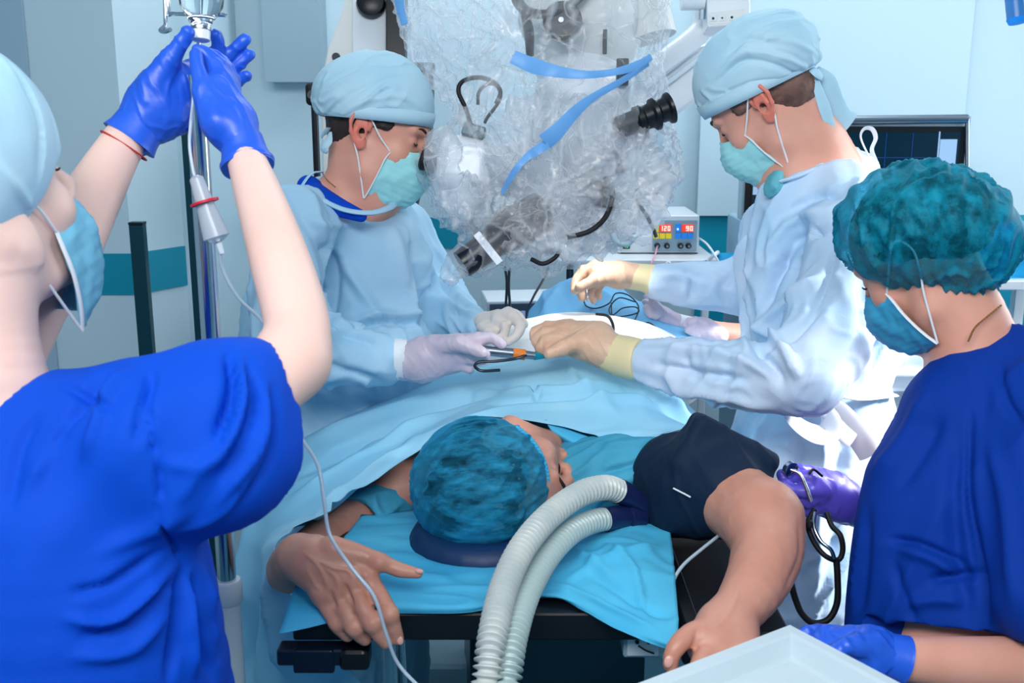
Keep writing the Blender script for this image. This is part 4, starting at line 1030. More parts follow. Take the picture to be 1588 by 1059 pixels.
hn.mask(nl, mat('light_blue_mask', srgb(120, 195, 225), .7, bump=.1, bscale=250), pleat=.002, df=-.016, du=-.016)
# scrub top
S = Sdf()
S.ch([(-60, 690, 1.06, 125), (90, 690, 1.06, 118), (235, 678, 1.05, 118)], .04)
S.ch([(235, 672, 1.05, 108), (330, 640, 1.06, 96), (392, 588, 1.08, 62)], .03)
S.ch([(240, 720, 1.04, 112), (330, 730, 1.05, 96), (392, 712, 1.06, 62)], .03)
S.el(345, 665, 1.06, 108, 132, .07, 0, 0, .03)
S.ch([(106, 830, 1.08, 200), (108, 950, 1.09, 224), (105, 1180, 1.12, 256)], .03)
S.ch([(-150, 800, 1.1, 170), (-120, 1100, 1.12, 240)], .05)
S.ch([(-150, 680, 1.15, 90), (-20, 640, 1.18, 80)], .05)
# neck hole and sleeve mouth
S.ch([(-30, 640, 1.05, 96), (-30, 520, 1.05, 100)], .01, True)
S.ch([(430, 590, 1.10, 62), (520, 540, 1.15, 62)], .006, True)
def sdisp(V, N):
    o = fold_stack(V, N, [('n', vdir(-.6, 1), .09, .008, 23, 4)])
    for pts, w, a in [([(352, 540), (362, 600), (335, 690)], 9, -.016), ([(385, 560), (392, 640), (340, 740)], 8, -.012), ([(368, 550), (378, 620), (338, 715)], 7, .010), ([(410, 590), (405, 680), (330, 790)], 8, .009),
                      ([(425, 600), (425, 700), (360, 800)], 7, -.009), ([(240, 575), (232, 640), (246, 740), (246, 800)], 3.2, -.009), ([(246, 800), (262, 835), (285, 875)], 3.2, -.009), ([(100, 600), (150, 620), (170, 640)], 6, -.010),
                      ([(185, 570), (140, 600), (110, 650), (60, 720)], 8, -.012), ([(205, 575), (170, 600), (150, 660), (130, 720)], 10, .010), ([(235, 570), (225, 620), (210, 690)], 8, -.010), ([(120, 640), (80, 690), (40, 760)], 10, .008),
                      ([(110, 920), (170, 905), (250, 850)], 7, -.009), ([(100, 960), (180, 960), (270, 880)], 8, .010), ([(120, 990), (200, 970), (270, 900)], 7, -.010), ([(110, 1020), (200, 1010), (260, 950)], 9, .008),
                      ([(285, 880), (275, 960), (262, 1055)], 7, -.020), ([(300, 890), (305, 960), (330, 1055)], 6, -.016), ([(290, 890), (292, 970), (300, 1055)], 7, .012), ([(320, 880), (335, 960), (350, 1050)], 7, .010),
                      ([(60, 640), (30, 700), (10, 800)], 10, -.006), ([(150, 860), (230, 820), (300, 790)], 12, .006), ([(250, 720), (320, 720), (400, 670)], 12, .005)]:
        o += stroke(V, N, pts, w, a)
    return o
sc = sdf_obj('scrub_top', S, M['scrub'], nl, .0045, 1, sdisp)
# gloves
g = glove(nl, 'surgical_glove', M['glove'], [(381, 243, 1.33, 30), (376, 228, 1.33, 31), (362, 190, 1.34, 34)],
  [[(360, 185, 1.34, 34), (342, 140, 1.35, 27)], [(352, 200, 1.33, 32), (325, 150, 1.34, 24)]],
  [[(345, 135, 1.35, 21), (338, 105, 1.36, 15), (322, 86, 1.36, 11.5), (306, 78, 1.355, 9.5)],
   [(352, 140, 1.36, 19), (352, 112, 1.38, 14), (338, 92, 1.38, 11.5), (320, 84, 1.375, 9.5)],
   [(358, 150, 1.37, 17), (358, 125, 1.4, 13), (345, 105, 1.41, 11), (330, 100, 1.4, 9)],
   [(350, 160, 1.37, 16), (340, 135, 1.41, 11), (330, 120, 1.41, 9)]],
  [(335, 190, 1.32, 24), (315, 140, 1.33, 15), (306, 105, 1.335, 12), (303, 84, 1.34, 10)], None, .0016, .0012, 3)
S = Sdf(); 
mb = MB(); mb.tube([W(*p) for p in [(374, 214, 1.332), (379, 236, 1.33), (384, 256, 1.327)]], [.0262, .0285, .0335], 28, 5); mb.build('glove_cuff', M['glove'], g)
mb = MB(); mb.tube([W(*p) for p in [(383.5, 253, 1.329), (385, 260, 1.327)]], [.0342, .0325], 28, 5); mb.build('rolled_rim', M['glove'], g)
g = glove(nl, 'surgical_glove', M['glove'], [(208, 208, 1.39, 36), (240, 165, 1.4, 44)],
  [[(245, 165, 1.4, 44), (275, 130, 1.41, 36)], [(262, 170, 1.41, 40), (285, 150, 1.42, 34)], [(235, 185, 1.4, 36), (275, 170, 1.42, 30)]],
  [[(290, 112, 1.43, 16), (318, 90, 1.45, 12.5), (338, 78, 1.45, 11.5), (335, 55, 1.44, 9.5)],
   [(298, 122, 1.44, 15), (335, 98, 1.46, 12), (358, 82, 1.46, 11), (380, 62, 1.455, 9)],
   [(300, 135, 1.44, 15), (345, 118, 1.47, 12), (368, 102, 1.47, 10.5), (387, 84, 1.465, 8.5)],
   [(298, 150, 1.44, 14), (340, 140, 1.46, 11), (365, 128, 1.47, 9.5), (384, 117, 1.465, 8)]],
  [(240, 130, 1.38, 26), (262, 95, 1.375, 17), (280, 68, 1.37, 13), (291, 50, 1.365, 10.5)], None, .0016, .0012, 6)
mb = MB(); mb.tube([W(*p) for p in [(220, 190, 1.395), (208, 207, 1.39), (200, 218, 1.388)]], [.0325, .034, .0375], 28, 5); mb.build('glove_cuff', M['glove'], g)
# red thread round the left wrist
mb = MB(); c0 = W(192, 226, 1.375); ax_ = vdir(-.52, .85, -.1)
u_ = np.cross(ax_, AF); u_ /= np.linalg.norm(u_); w_ = np.cross(ax_, u_)
mb.tube([c0+.0325*(math.cos(a)*u_+math.sin(a)*w_) for a in np.linspace(0, 2*math.pi, 18)], .0012, 6, 3); mb.build('wrist_thread', M['redstring'], nl)

# ================================================================ nurse at the right edge
nr = empty('person', W(1500, 1000, 1.5)*np.array([1, 1, 0]), 'person in royal blue scrubs with teal bouffant cap looking down at the right edge', 'person')
hq = Head(W(1436, 398, 1.53), (-.60, .56, -.57), (-.40, .30, .86), .98)
S = Sdf(); hq.face(S, ears=False)
S.ch([(1450, 400, 1.52, 50), (1495, 470, 1.52, 52), (1520, 545, 1.53, 62)], .03); S.ch([(1460, 430, 1.52, 45), (1492, 520, 1.51, 44)], .03)
S.ch([(1530, 640, 1.52, 56), (1640, 640, 1.5, 66)], .04); S.ch([(1520, 640, 1.52, 100), (1480, 1000, 1.5, 120)], .04)
S.ch([(1640, 640, 1.46, 60), (1670, 900, 1.4, 52), (1640, 1030, 1.36, 48)], .03); S.ch([(1640, 1035, 1.36, 48), (1500, 1030, 1.32, 42), (1400, 1022, 1.3, 34), (1380, 1020, 1.3, 32)], .02)
S.ch([(1480, 650, 1.58, 40), (1430, 760, 1.68, 32), (1320, 787, 1.72, 24)], .03)
sdf_obj('body', S, M['skin'], nr, .0035)
hq.lids('eyelashes', nr, -1, M['lash'])
# hair under the cap
S = Sdf(); hq.el(S, -.012, .046, 0, .100, .084, .080); hq.el(S, -.06, .03, 0, .06, .06, .065, .02)
S.box(hq.P(.03, -.13, 0), (.2, .1, .2), [hq.f, hq.u, hq.r], .0, .004, True); S.box(hq.P(.125, -.03, 0), (.06, .06, .2), [hq.f, hq.u, hq.r], .0, .004, True)
sdf_obj('hair', S, M['hair'], nr, .004, 1, lambda V, N: .003*fbm(V*60, 2))
S = Sdf()
S.el(1424, 355, 1.53, 124, 103, .128, 6, 0, .03)
S.el(1492, 382, 1.53, 68, 84, .115, 0, 0, .04)
S.ch([(1440, 580, 1.53, 98), (1310, 505, 1.53, 70)], .012, True); S.ch([(1465, 595, 1.53, 118), (1540, 595, 1.53, 132)], .012, True)
def bdisp(V, N):
    x, y, d = proj(V)
    a = np.arctan2(y-560, x-1500); o = .0025*np.sin(a*46+4*perlin(V*14))
    o += fold_stack(V, N, [('n', vdir(-.25, 1), .03, .008, 31, 4)])
    o += stroke(V, N, [(1410, 290), (1385, 340), (1390, 440)], 4, .009)+stroke(V, N, [(1330, 320), (1345, 380), (1370, 430)], 4, .008)+stroke(V, N, [(1480, 270), (1420, 290), (1350, 350)], 4, .006)
    return o
sdf_obj('bouffant_cap', S, M['bouffant'], nr, .0038, 1, bdisp)
hq.mask(nr, mat('sky_blue_mask', srgb(60, 165, 205), .7, bump=.1, bscale=250), pleat=.002)
mb = MB(); mb.tube([W(*p) for p in [(1502, 528, 1.452), (1512, 508, 1.452), (1530, 492, 1.455), (1552, 474, 1.47)]], .0011, 6); 
pp = crs([W(*p) for p in [(1502, 528, 1.452), (1512, 508, 1.452), (1530, 492, 1.455), (1552, 474, 1.47)]], 6)
for q in pp: mb._lathe([(-.0018, .0008), (0, .0019), (.0018, .0008)], q, np.array([.7, 0, .7]), 8)
mb.build('neck_chain', M['gold'], nr)
S = Sdf()
S.ch([(1482, 632, 1.5, 70), (1560, 594, 1.5, 84), (1680, 600, 1.48, 100)], .04)
S.ch([(1520, 650, 1.5, 90), (1510, 780, 1.5, 150), (1500, 930, 1.5, 165), (1500, 1150, 1.5, 170)], .04)
S.ch([(1428, 760, 1.5, 80), (1408, 900, 1.48, 84), (1398, 1150, 1.5, 88)], .04)
S.ch([(1455, 640, 1.55, 40), (1425, 720, 1.58, 56)], .04)
S.ch([(1620, 640, 1.42, 84), (1630, 800, 1.36, 92), (1632, 925, 1.33, 96)], .025)
S.ch([(1500, 500, 1.52, 48), (1470, 440, 1.52, 55)], .01, True)
R_ = [AX, AU, AF]
S.box(W(1640, 1085, 1.33), (.2, .075, .12), R_, .0, .004, True)
def sdisp(V, N):
    o = fold_stack(V, N, [('n', vdir(-.5, 1), .1, .008, 33, 4)])
    for pts, w, a in [([(1506, 640), (1503, 760), (1515, 860), (1530, 985)], 6, -.016), ([(1490, 660), (1480, 800), (1500, 960)], 14, -.012), ([(1375, 835), (1430, 845), (1500, 880)], 6, -.011), ([(1390, 850), (1440, 865), (1500, 900)], 8, .008),
                      ([(1440, 900), (1480, 895), (1520, 890)], 8, -.014), ([(1440, 600), (1400, 680), (1350, 740)], 10, .008), ([(1460, 640), (1430, 700), (1390, 760)], 12, -.008), ([(1330, 780), (1322, 860), (1318, 950)], 6, .006),
                      ([(1345, 780), (1340, 880), (1330, 960)], 8, -.006), ([(1540, 680), (1560, 800), (1570, 950)], 12, .008), ([(1400, 940), (1450, 930), (1500, 935)], 10, .008), ([(1385, 870), (1400, 920), (1420, 970)], 8, -.008), ([(1550, 560), (1560, 620), (1588, 660)], 7, -.008)]:
        o += stroke(V, N, pts, w, a)
    return o
sdf_obj('scrub_top', S, M['scrub_dark'], nr, .0045, 1, sdisp)
mb = MB(); mb.tube([W(1486, 550, 1.41+.03), W(1470, 578, 1.43), W(1450, 600, 1.45)], .0, 6) if False else None
# violet glove at the stethoscope
glove(nr, 'surgical_glove', M['glove_violet'], [(1330, 790, 1.72, 28), (1300, 775, 1.7, 32)],
  [[(1305, 772, 1.7, 31), (1275, 758, 1.68, 27)], [(1310, 785, 1.7, 26), (1282, 778, 1.69, 24)]],
  [[(1278, 750, 1.67, 17), (1255, 742, 1.65, 12), (1232, 738, 1.65, 10), (1212, 736, 1.65, 8.5)],
   [(1272, 758, 1.66, 16), (1250, 762, 1.64, 11.5), (1232, 760, 1.64, 9.5), (1215, 748, 1.645, 8)],
   [(1270, 770, 1.67, 15), (1252, 778, 1.65, 10.5), (1240, 770, 1.65, 9)],
   [(1272, 782, 1.68, 14), (1255, 792, 1.66, 10), (1246, 784, 1.66, 8.5)]],
  [(1295, 748, 1.69, 18), (1268, 736, 1.68, 11.5), (1246, 728, 1.67, 9), (1230, 727, 1.665, 8)], None, .0017, .001, 9)
# near gloved hand behind the tray
g = glove(nr, 'surgical_glove', M['glove'], [(1392, 1022, 1.3, 34), (1350, 1008, 1.3, 34)],
  [[(1350, 1002, 1.3, 32), (1315, 998, 1.3, 25)], [(1345, 1022, 1.29, 30), (1310, 1015, 1.29, 24)]],
  [[(1315, 992, 1.3, 20), (1280, 983, 1.31, 14), (1258, 980, 1.32, 12), (1240, 986, 1.32, 10)],
   [(1312, 998, 1.3, 19), (1275, 996, 1.3, 14), (1250, 1000, 1.31, 12)],
   [(1308, 1010, 1.29, 18), (1272, 1012, 1.29, 13), (1252, 1022, 1.3, 11)],
   [(1305, 1022, 1.28, 16), (1275, 1030, 1.28, 12), (1260, 1040, 1.29, 10)]],
  [(1350, 1000, 1.28, 20), (1310, 1002, 1.26, 14), (1280, 1020, 1.25, 12)], None, .0018, .0015, 12)
mb = MB(); mb.tube([W(1372, 1016, 1.3), W(1395, 1022, 1.3), W(1402, 1024, 1.3)], [.0275, .0295, .0305], 28, 5); mb.build('glove_cuff', M['glove'], g)

# ================================================================ drip stand, bottle, line
iv = empty('drip_stand', W(345, 1000, 1.56)*np.array([1, 1, 0]), 'chrome drip stand pole with white collar behind the raised gloved hands', 'drip stand')
pb = W(352, 900, 1.56); pt = np.array([pb[0], pb[1], 0.]); 
def atz(z): return np.array([pb[0], pb[1], z])
ztop = W(300, 120, 1.56)[2]
MB().tube([atz(.12), atz(ztop)], .0135, 24, smooth=False).build('pole', M['chrome'], iv)
zc = W(352, 905, 1.56)[2]
MB()._lathe([(0, .019), (.003, .0215), (.032, .0215), (.036, .019)], atz(zc-.03), np.array([0, 0, 1.]), 28).build('collar', M['white'], iv)
MB().tube([atz(.1), atz(zc-.03)], .0175, 24, smooth=False).build('lower_tube', M['white'], iv)
mb = MB()
for k in range(5):
    a = k*2*math.pi/5; mb.tube([atz(.11), pt+np.array([.26*math.cos(a), .26*math.sin(a), .07])], .012, 10, smooth=False)
mb.build('base', M['steel'], iv)
for k in range(5):
    a = k*2*math.pi/5; q = pt+np.array([.26*math.cos(a), .26*math.sin(a), .03]); MB()._lathe([(-.012, .028), (.012, .028)], q, np.array([math.sin(a), -math.cos(a), 0.]), 18).build('castor', M['rubber'], iv)
MB().tube([W(*p) for p in [(262, -40, 1.45), (262, 18, 1.45), (268, 21, 1.44), (300, 22, 1.42), (344, 23, 1.42), (350, 24, 1.42)]], .0028, 10, 5).build('bottle_holder', M['chrome'], iv)
MB().tube([W(*p) for p in [(255, -40, 1.45), (257, 30, 1.45), (256, 40, 1.445), (249, 47, 1.44), (256, 49, 1.43), (264, 46, 1.42)]], .003, 10, 5).build('hook', M['chrome'], iv)
MB().tube([W(262, -40, 1.45), W(300, -60, 1.5), W(311, -40, 1.54), W(309, 60, 1.55), atz(ztop)-np.array([0, 0, .02])], .0035, 10, 5).build('top_arm', M['chrome'], iv)
bt = empty('drip_bottle', W(312, 60, 1.40), 'clear inverted infusion bottle with white cap held in gloved fingertips', 'bottle')
M['glass'] = mat('clear_glass', (.95, .98, 1, 1), .03, trans=1., ior=1.35)
bp = W(311, 62, 1.40); upv = AU*.995+AX*.02; upv /= np.linalg.norm(upv)
MB()._lathe([(.012, .0125), (.020, .013), (.028, .018), (.045, .028), (.055, .029), (.2, .029), (.205, .02)], bp, upv, 40).build('glass_body', M['glass'], bt)
MB()._lathe([(-.001, .011), (0, .0125), (.012, .0125), (.0125, .0115)], bp, upv, 28).build('cap', M['white'], bt)
MB()._lathe([(.0126, .0135), (.0165, .0135)], bp, upv, 28).build('neck_ring', M['steel'], bt)
M['clear'] = mat('clear_tubing', srgb(205, 225, 240), .15, trans=.35, spec=.7)
dl = empty('drip_line', W(318, 320, 1.36), 'clear drip line with red-ringed chamber running down across the patient hand', 'tubing')
MB().tube([W(*p) for p in [(305, 82, 1.38), (302, 110, 1.37), (300, 150, 1.36), (296, 190, 1.36), (294, 225, 1.36), (299, 262, 1.36), (303, 276, 1.36)]], .0022, 10, 8).build('upper_tube', M['clear'], dl)
a = W(303, 272, 1.36); b = W(338, 375, 1.37); ax_ = b-a; L = np.linalg.norm(ax_); ax_ /= L
ch_ = MB()._lathe([(0, .004), (.004, .009), (L*.45, .0118), (L*.9, .0168), (L*.93, .017), (L, .008)], a, ax_, 28).build('drip_chamber', mat('frosted_plastic', srgb(210, 220, 232), .25, trans=.4, spec=.6), dl)
MB()._lathe([(L*.38, .012), (L*.385, .0185), (L*.42, .0185), (L*.425, .012)], a, ax_, 28).build('red_ring', M['redpl'], ch_)
MB()._lathe([(L, .0045), (L+.016, .0035)], a, ax_, 14).build('outlet', M['cord'], dl)
MB().tube([W(*p) for p in [(341, 384, 1.37), (346, 420, 1.38), (370, 462, 1.39), (412, 505, 1.4), (440, 570, 1.38), (448, 640, 1.35), (468, 680, 1.32), (493, 722, 1.3), (503, 780, 1.29), (512, 830, 1.285), (545, 880, 1.27), (580, 925, 1.265), (598, 980, 1.28), (618, 1030, 1.3), (660, 1075, 1.3)]], .0023, 10, 8).build('lower_tube', M['clear'], dl)
# ================================================================ patient on the table
pa = empty('person', W(850, 800, 1.85)*np.array([1, 1, 0])+np.array([0, 0, 1.03]), 'person lying face down under blue drape in blue bouffant cap, arms bent forward', 'person')
hp = Head(W(770, 745, 1.715), (.95, -.02, -.10), (-.03, -.93, -.28), 1.08)
S = Sdf(); hp.face(S)
S.ch([(775, 745, 1.74, 55), (820, 730, 1.85, 60)], .03)
S.ch([(620, 760, 1.86, 60), (830, 740, 1.95, 70), (1020, 740, 1.8, 60)], .05); S.ch([(850, 735, 2.0, 75), (900, 680, 2.45, 80)], .05)
# his left arm (right of the picture) with the cuff
S.ch([(1020, 740, 1.78, 60), (1100, 752, 1.66, 62), (1182, 806, 1.53, 60)], .03)
S.ch([(1182, 806, 1.53, 60), (1190, 850, 1.48, 56), (1172, 905, 1.42, 48), (1135, 958, 1.37, 38), (1120, 975, 1.36, 40)], .02)
S.ch([(1125, 970, 1.36, 40), (1105, 1000, 1.33, 40)], .015); S.ch([(1140, 985, 1.35, 36), (1150, 1025, 1.32, 34)], .015)
S.ch([(1100, 980, 1.34, 26), (1062, 990, 1.31, 17), (1044, 1012, 1.3, 14), (1040, 1030, 1.3, 13)], .008)
S.ch([(1100, 1005, 1.32, 22), (1085, 1040, 1.28, 17), (1078, 1068, 1.27, 14)], .006)
S.ch([(1118, 1010, 1.32, 22), (1112, 1050, 1.28, 17), (1108, 1080, 1.27, 14)], .006)
S.ch([(1140, 1015, 1.32, 22), (1140, 1055, 1.28, 16), (1138, 1085, 1.27, 14)], .006)
# his right arm (left of the picture)
S.ch([(620, 775, 1.86, 42), (525, 820, 1.75, 36), (455, 880, 1.63, 36)], .03); S.ch([(448, 885, 1.58, 35), (452, 872, 1.5, 33), (466, 862, 1.46, 33)], .02)
S.ch([(462, 864, 1.46, 33), (490, 872, 1.445, 34)], .012); S.ch([(488, 870, 1.445, 36), (548, 893, 1.43, 25)], .012); S.ch([(485, 878, 1.445, 34), (505, 918, 1.43, 22)], .012); S.ch([(490, 875, 1.445, 36), (527, 910, 1.43, 24)], .012)
for f_ in ([(500, 922, 1.43, 17), (514, 950, 1.42, 13.5), (526, 971, 1.42, 12.5), (539, 985, 1.425, 10.5)],
           [(521, 918, 1.43, 17), (538, 953, 1.41, 14), (552, 978, 1.41, 13), (566, 991, 1.42, 11)],
           [(543, 908, 1.43, 17.5), (563, 943, 1.405, 14), (580, 972, 1.40, 13.5), (597, 995, 1.41, 11.5)],
           [(566, 896, 1.43, 17.5), (593, 930, 1.41, 14), (606, 960, 1.40, 13), (617, 990, 1.41, 10.5)],
           [(515, 850, 1.43, 20), (555, 860, 1.43, 17), (590, 872, 1.43, 13.5), (620, 884, 1.43, 11.5), (648, 889, 1.43, 8.5)]): S.ch(f_, .005)
S.ch([(490, 868, 1.44, 34), (530, 868, 1.435, 22)], .012)
for x, y, d, r in ((499, 920, 1.425, 18.5), (522, 916, 1.425, 19), (545, 906, 1.425, 19.5), (568, 895, 1.425, 19), (524, 966, 1.415, 14), (551, 973, 1.405, 15), (578, 966, 1.395, 15.5), (605, 952, 1.395, 15), (588, 871, 1.425, 15), (1085, 985, 1.32, 20)): S.ch([(x, y, d, r)], .006)
def hdisp(V, N):
    o = .0006*fbm(V*50, 2)
    for pts, w, a in [([(470, 855), (495, 880), (510, 915)], 2.4, .0024), ([(480, 862), (515, 880), (540, 885), (548, 900)], 2.4, .0024), ([(500, 878), (520, 895), (525, 915)], 2.2, .002), ([(475, 880), (485, 900), (500, 918)], 2.2, .002), ([(540, 868), (560, 880), (570, 896)], 2.2, .0018),
                      ([(487, 905), (487, 915), (494, 925)], 7, .002), ([(512, 940), (520, 960), (530, 975)], 2, 0), ([(512, 915), (516, 930), (522, 945)], 3, -.004), ([(534, 905), (540, 920), (548, 940)], 3, -.005), ([(556, 895), (565, 910), (575, 930)], 3, -.006),
                      ([(1238, 800), (1240, 860), (1215, 920)], 4, -.002), ([(1150, 900), (1130, 950), (1100, 980)], 5, .002), ([(1085, 960), (1080, 990), (1075, 1010)], 5, -.003)]:
        if a: o += stroke(V, N, pts, w, a)
    return o
sdf_obj('body', S, M['skin_tan'], pa, .0028, 2, hdisp)
M['nail'] = mat('fingernail', srgb(226, 168, 158), .3, spec=.6)
for (x, y, d), e, r_ in (((620, 993, 1.402), (vdir(.9, -.2), vdir(.2, 1), AF), (.0048, .0062, .0025)), ((650, 886, 1.424), (vdir(1, .1), vdir(.1, -1), AF), (.0062, .0036, .003)), ((1037, 1026, 1.29), (vdir(1, .2), vdir(.2, -1), AF), (.006, .008, .003))):
    Sn = Sdf(); Sn.ell(W(x, y, d), r_, e, .001); sdf_obj('fingernail', Sn, M['nail'], pa, .0009, 1)
# face details: closed lids and brow
hp.lids('eyelashes', pa, -1, M['lash']); hp.brow(pa, -1, M['hair']); hp.lids('eyelashes', pa, 1, M['lash']); hp.brow(pa, 1, M['hair'])
S = Sdf(); hp.el(S, -.006, .045, 0, .097, .083, .077); S.box(hp.P(.13, -.02, 0), (.09, .2, .2), [hp.f, hp.u, hp.r], .0, .004, True)
sdf_obj('hair', S, M['hair'], pa, .004, 1, lambda V, N: .003*fbm(V*60, 2))
S = Sdf(); S.el(744, 753, 1.665, 107, 108, .125, 0, 0, .02)
R_ = [AX*math.cos(.12)-AU*math.sin(.12), AX*math.sin(.12)+AU*math.cos(.12), AF]
S.box(W(855+103, 752, 1.76), (.11, .3, .3), R_, .0, .006, True)
def bdisp(V, N):
    x, y, d = proj(V)
    a = np.arctan2(y-700, x-930); o = .0007*np.sin(a*60+7*perlin(V*12))
    o += fold_stack(V, N, [('n', vdir(1, -.25), .024, .005, 41, 5)])
    for pts, w, q in [([(840, 672), (790, 690), (730, 740)], 3, .004), ([(838, 665), (780, 665), (700, 700)], 3, .004), ([(835, 680), (800, 720), (770, 760)], 3, .004), ([(820, 655), (760, 655), (690, 675)], 3, .003), ([(846, 690), (830, 740), (800, 790)], 3, .003)]: o += stroke(V, N, pts, w, q)
    return o
bc = sdf_obj('bouffant_cap', S, M['bouffant2'], pa, .003, 1, bdisp)
# ruffled elastic edge
mb = MB(); pts = []
for i in range(90):
    t = i/89; a = -1.0+2.5*t; px_ = 744+105*math.cos(a); py_ = 750+104*math.sin(a)
    pts.append(W(px_+(1.6 if i % 2 else -1.6), py_, 1.648))
mb.tube(pts, .0035, 8, 2); mb.build('elastic_edge', mat('blue_ruffle', srgb(60, 178, 220), .6), bc)
# gown shoulders
S = Sdf()
S.ch([(900, 745, 1.80, 62), (960, 738, 1.76, 62), (1020, 725, 1.74, 50)], .03)
S.ch([(860, 700, 1.92, 60), (980, 700, 1.86, 60)], .03)
S.ch([(700, 760, 1.95, 70), (610, 785, 1.84, 50), (566, 800, 1.78, 42)], .03)
S.ch([(545, 815, 1.74, 42), (500, 835, 1.70, 44)], .006, True)
S.ch([(1055, 725, 1.69, 62), (1100, 735, 1.65, 62)], .006, True)
def pdisp(V, N):
    o = fold_stack(V, N, [('n', vdir(1, -.5), .04, .007, 51, 4)])
    for pts, w, a in [([(930, 735), (980, 720), (1020, 705)], 5, -.008), ([(920, 690), (980, 690), (1030, 680)], 5, .006), ([(975, 740), (1000, 720), (1015, 700)], 3, .008), ([(970, 760), (1000, 745), (1010, 730)], 5, -.006)]: o += stroke(V, N, pts, w, a)
    return o
sdf_obj('patient_gown', S, M['patgown'], pa, .004, 1, pdisp)
# pressure cuff
pc = empty('blood_pressure_cuff', W(1095, 745, 1.66), 'dark blue blood pressure cuff wrapped round the patient upper arm', 'pressure cuff')
S = Sdf()
S.ch([(1052, 742, 1.70, 72), (1088, 750, 1.655, 74)], .02); S.ch([(1088, 750, 1.655, 74), (1120, 752, 1.62, 72)], .02)
R_ = [AX*.88-AU*.47, AX*.47+AU*.88, AF]
S.box(W(1122, 712, 1.625), (.072, .046, .035), R_, .014, .02)
S.ch([(1040, 790, 1.67, 40), (1110, 800, 1.61, 30)], .03)
S.ch([(1195, 805, 1.5, 62), (1240, 830, 1.45, 66)], .008, True)
cu = sdf_obj('wrap', S, M['cuff'], pc, .003, 1, lambda V, N: .002*(folds(V, vdir(.5, 1), .04, 4, 3)-.4))
mb = MB(); mb.tube([W(1044, 757, 1.583), W(1058, 764, 1.577), W(1071, 771, 1.573)], .0013, 8, 4); mb.build('white_mark', M['strap'], cu)
mb = MB(); mb.tube([W(*p) for p in [(1118, 828, 1.57), (1090, 850, 1.545), (1058, 878, 1.52), (1042, 908, 1.5), (1037, 950, 1.47), (1033, 1000, 1.42), (1030, 1020, 1.4)]], .0026, 10, 8); mb.build('air_line', M['clear'], pc)
# head ring
S = Sdf(); 
for i in range(24):
    a, b = 2*math.pi*i/24, 2*math.pi*(i+1)/24; c_ = W(752, 838, 1.66); f_ = lambda q: c_+np.array([.088*math.cos(q), .085*math.sin(q), -.0])
    S.cap(f_(a), f_(b), .028, .028, .01)
S.box(W(752, 838, 1.66)+np.array([0, 0, -.012]), (.09, .088, .014), rnd=.012, k=.01)
tag(sdf_obj('head_ring', S, mat('dark_blue_foam', srgb(8, 48, 92), .5), None, .004, 1), 'dark blue padded head ring under the patient cap', 'cushion')

# ================================================================ operating table
zt_ = 1.02
ot = empty('operating_table', (W(750, 950, 1.6)[0], W(750, 950, 1.6)[1]+.3, 0), 'black padded operating table with steel rails under the patient', 'table')
A = WZ(452, 952, zt_); B = WZ(1050, 1000, zt_); 
yf = A[1]; x0, x1 = A[0], WZ(1050, 1000, zt_)[0]
mb = MB(); mb.box(((x0+x1)/2, yf+.26, zt_-.02), (x1-x0, .52, .04), bev=.006); mb.build('head_pad', M['black'], ot)
mb = MB(); mb.box((.12, yf+.52+.36, zt_-.03), (.5, .70, .06), bev=.01); mb.build('body_pad', M['black'], ot)
a = WZ(1048, 815, zt_-.03); b = WZ(1228, 992, zt_-.03); x2 = b[0]; x3 = WZ(1060, 992, zt_-.03)[0]
mb = MB(); mb.box(((x2+x3)/2+.0, b[1]+.22, zt_-.045), (x2-x3, .44, .05), bev=.01); ab = mb.build('arm_board', M['rubber'], ot)
mb = MB(); mb.box((x3+.012, b[1]+.22, zt_-.018), (.022, .44, .02), bev=.006); mb.build('board_edge', M['black'], ab)
mb = MB(); q = WZ(450, 990, .965); mb.box((x0+.03, yf+.0, zt_-.058), (.10, .03, .024), bev=.006); mb.box((x0+.03, yf-.012, zt_-.062), (.055, .012, .034), bev=.004); mb.build('rail_clamp', mat('dark_blue_metal', srgb(30, 44, 66), .3, metal=.6), ot)
mb = MB(); mb.box((x0+.085, yf+.0, zt_-.06), (.04, .04, .03), bev=.01); mb.build('clamp_knob', M['black'], ot)
mb = MB(); p_ = W(600, 1010, 1.52); mb.tube([(p_[0], p_[1]+.04, .1), (p_[0], p_[1]+.04, zt_-.04)], .013, 20, smooth=False); mb.build('support_rod', M['chrome'], ot)
mb = MB(); mb.tube([(p_[0]+.03, p_[1]+.06, .4), (p_[0]+.018, p_[1]+.03, zt_-.04)], .004, 10, smooth=False); mb.build('lock_lever', M['chrome'], ot)
q = WZ(1002, 1030, .94)
mb = MB(); mb.box((q[0], yf+.05, .965), (.06, .05, .05), bev=.006); sp = mb.build('socket_block', M['greyblue'], ot)
mb = MB(); mb.box((q[0]-.003, yf+.024, .962), (.044, .006, .034), bev=.003); mb.build('socket_plate', M['white'], sp)
mb = MB()
for sx in (-.012, .004): mb._lathe([(0, .003), (.003, .003)], (q[0]+sx, yf+.021, .968), np.array([0, -1., 0]), 10)
mb.tube([(q[0]-.01, yf+.02, .962), (q[0], yf+.018, .956), (q[0]+.012, yf+.02, .95)], .0012, 6); mb.build('socket_marking', M['black'], sp)
mb = MB(); mb.box((.1, 2.0, .5), (.3, .4, .9), bev=.03); mb.build('column', M['darkteal'], ot)
mb = MB(); mb.box((.1, 1.95, .05), (.42, .9, .1), bev=.03); mb.build('base', M['darkteal'], ot)
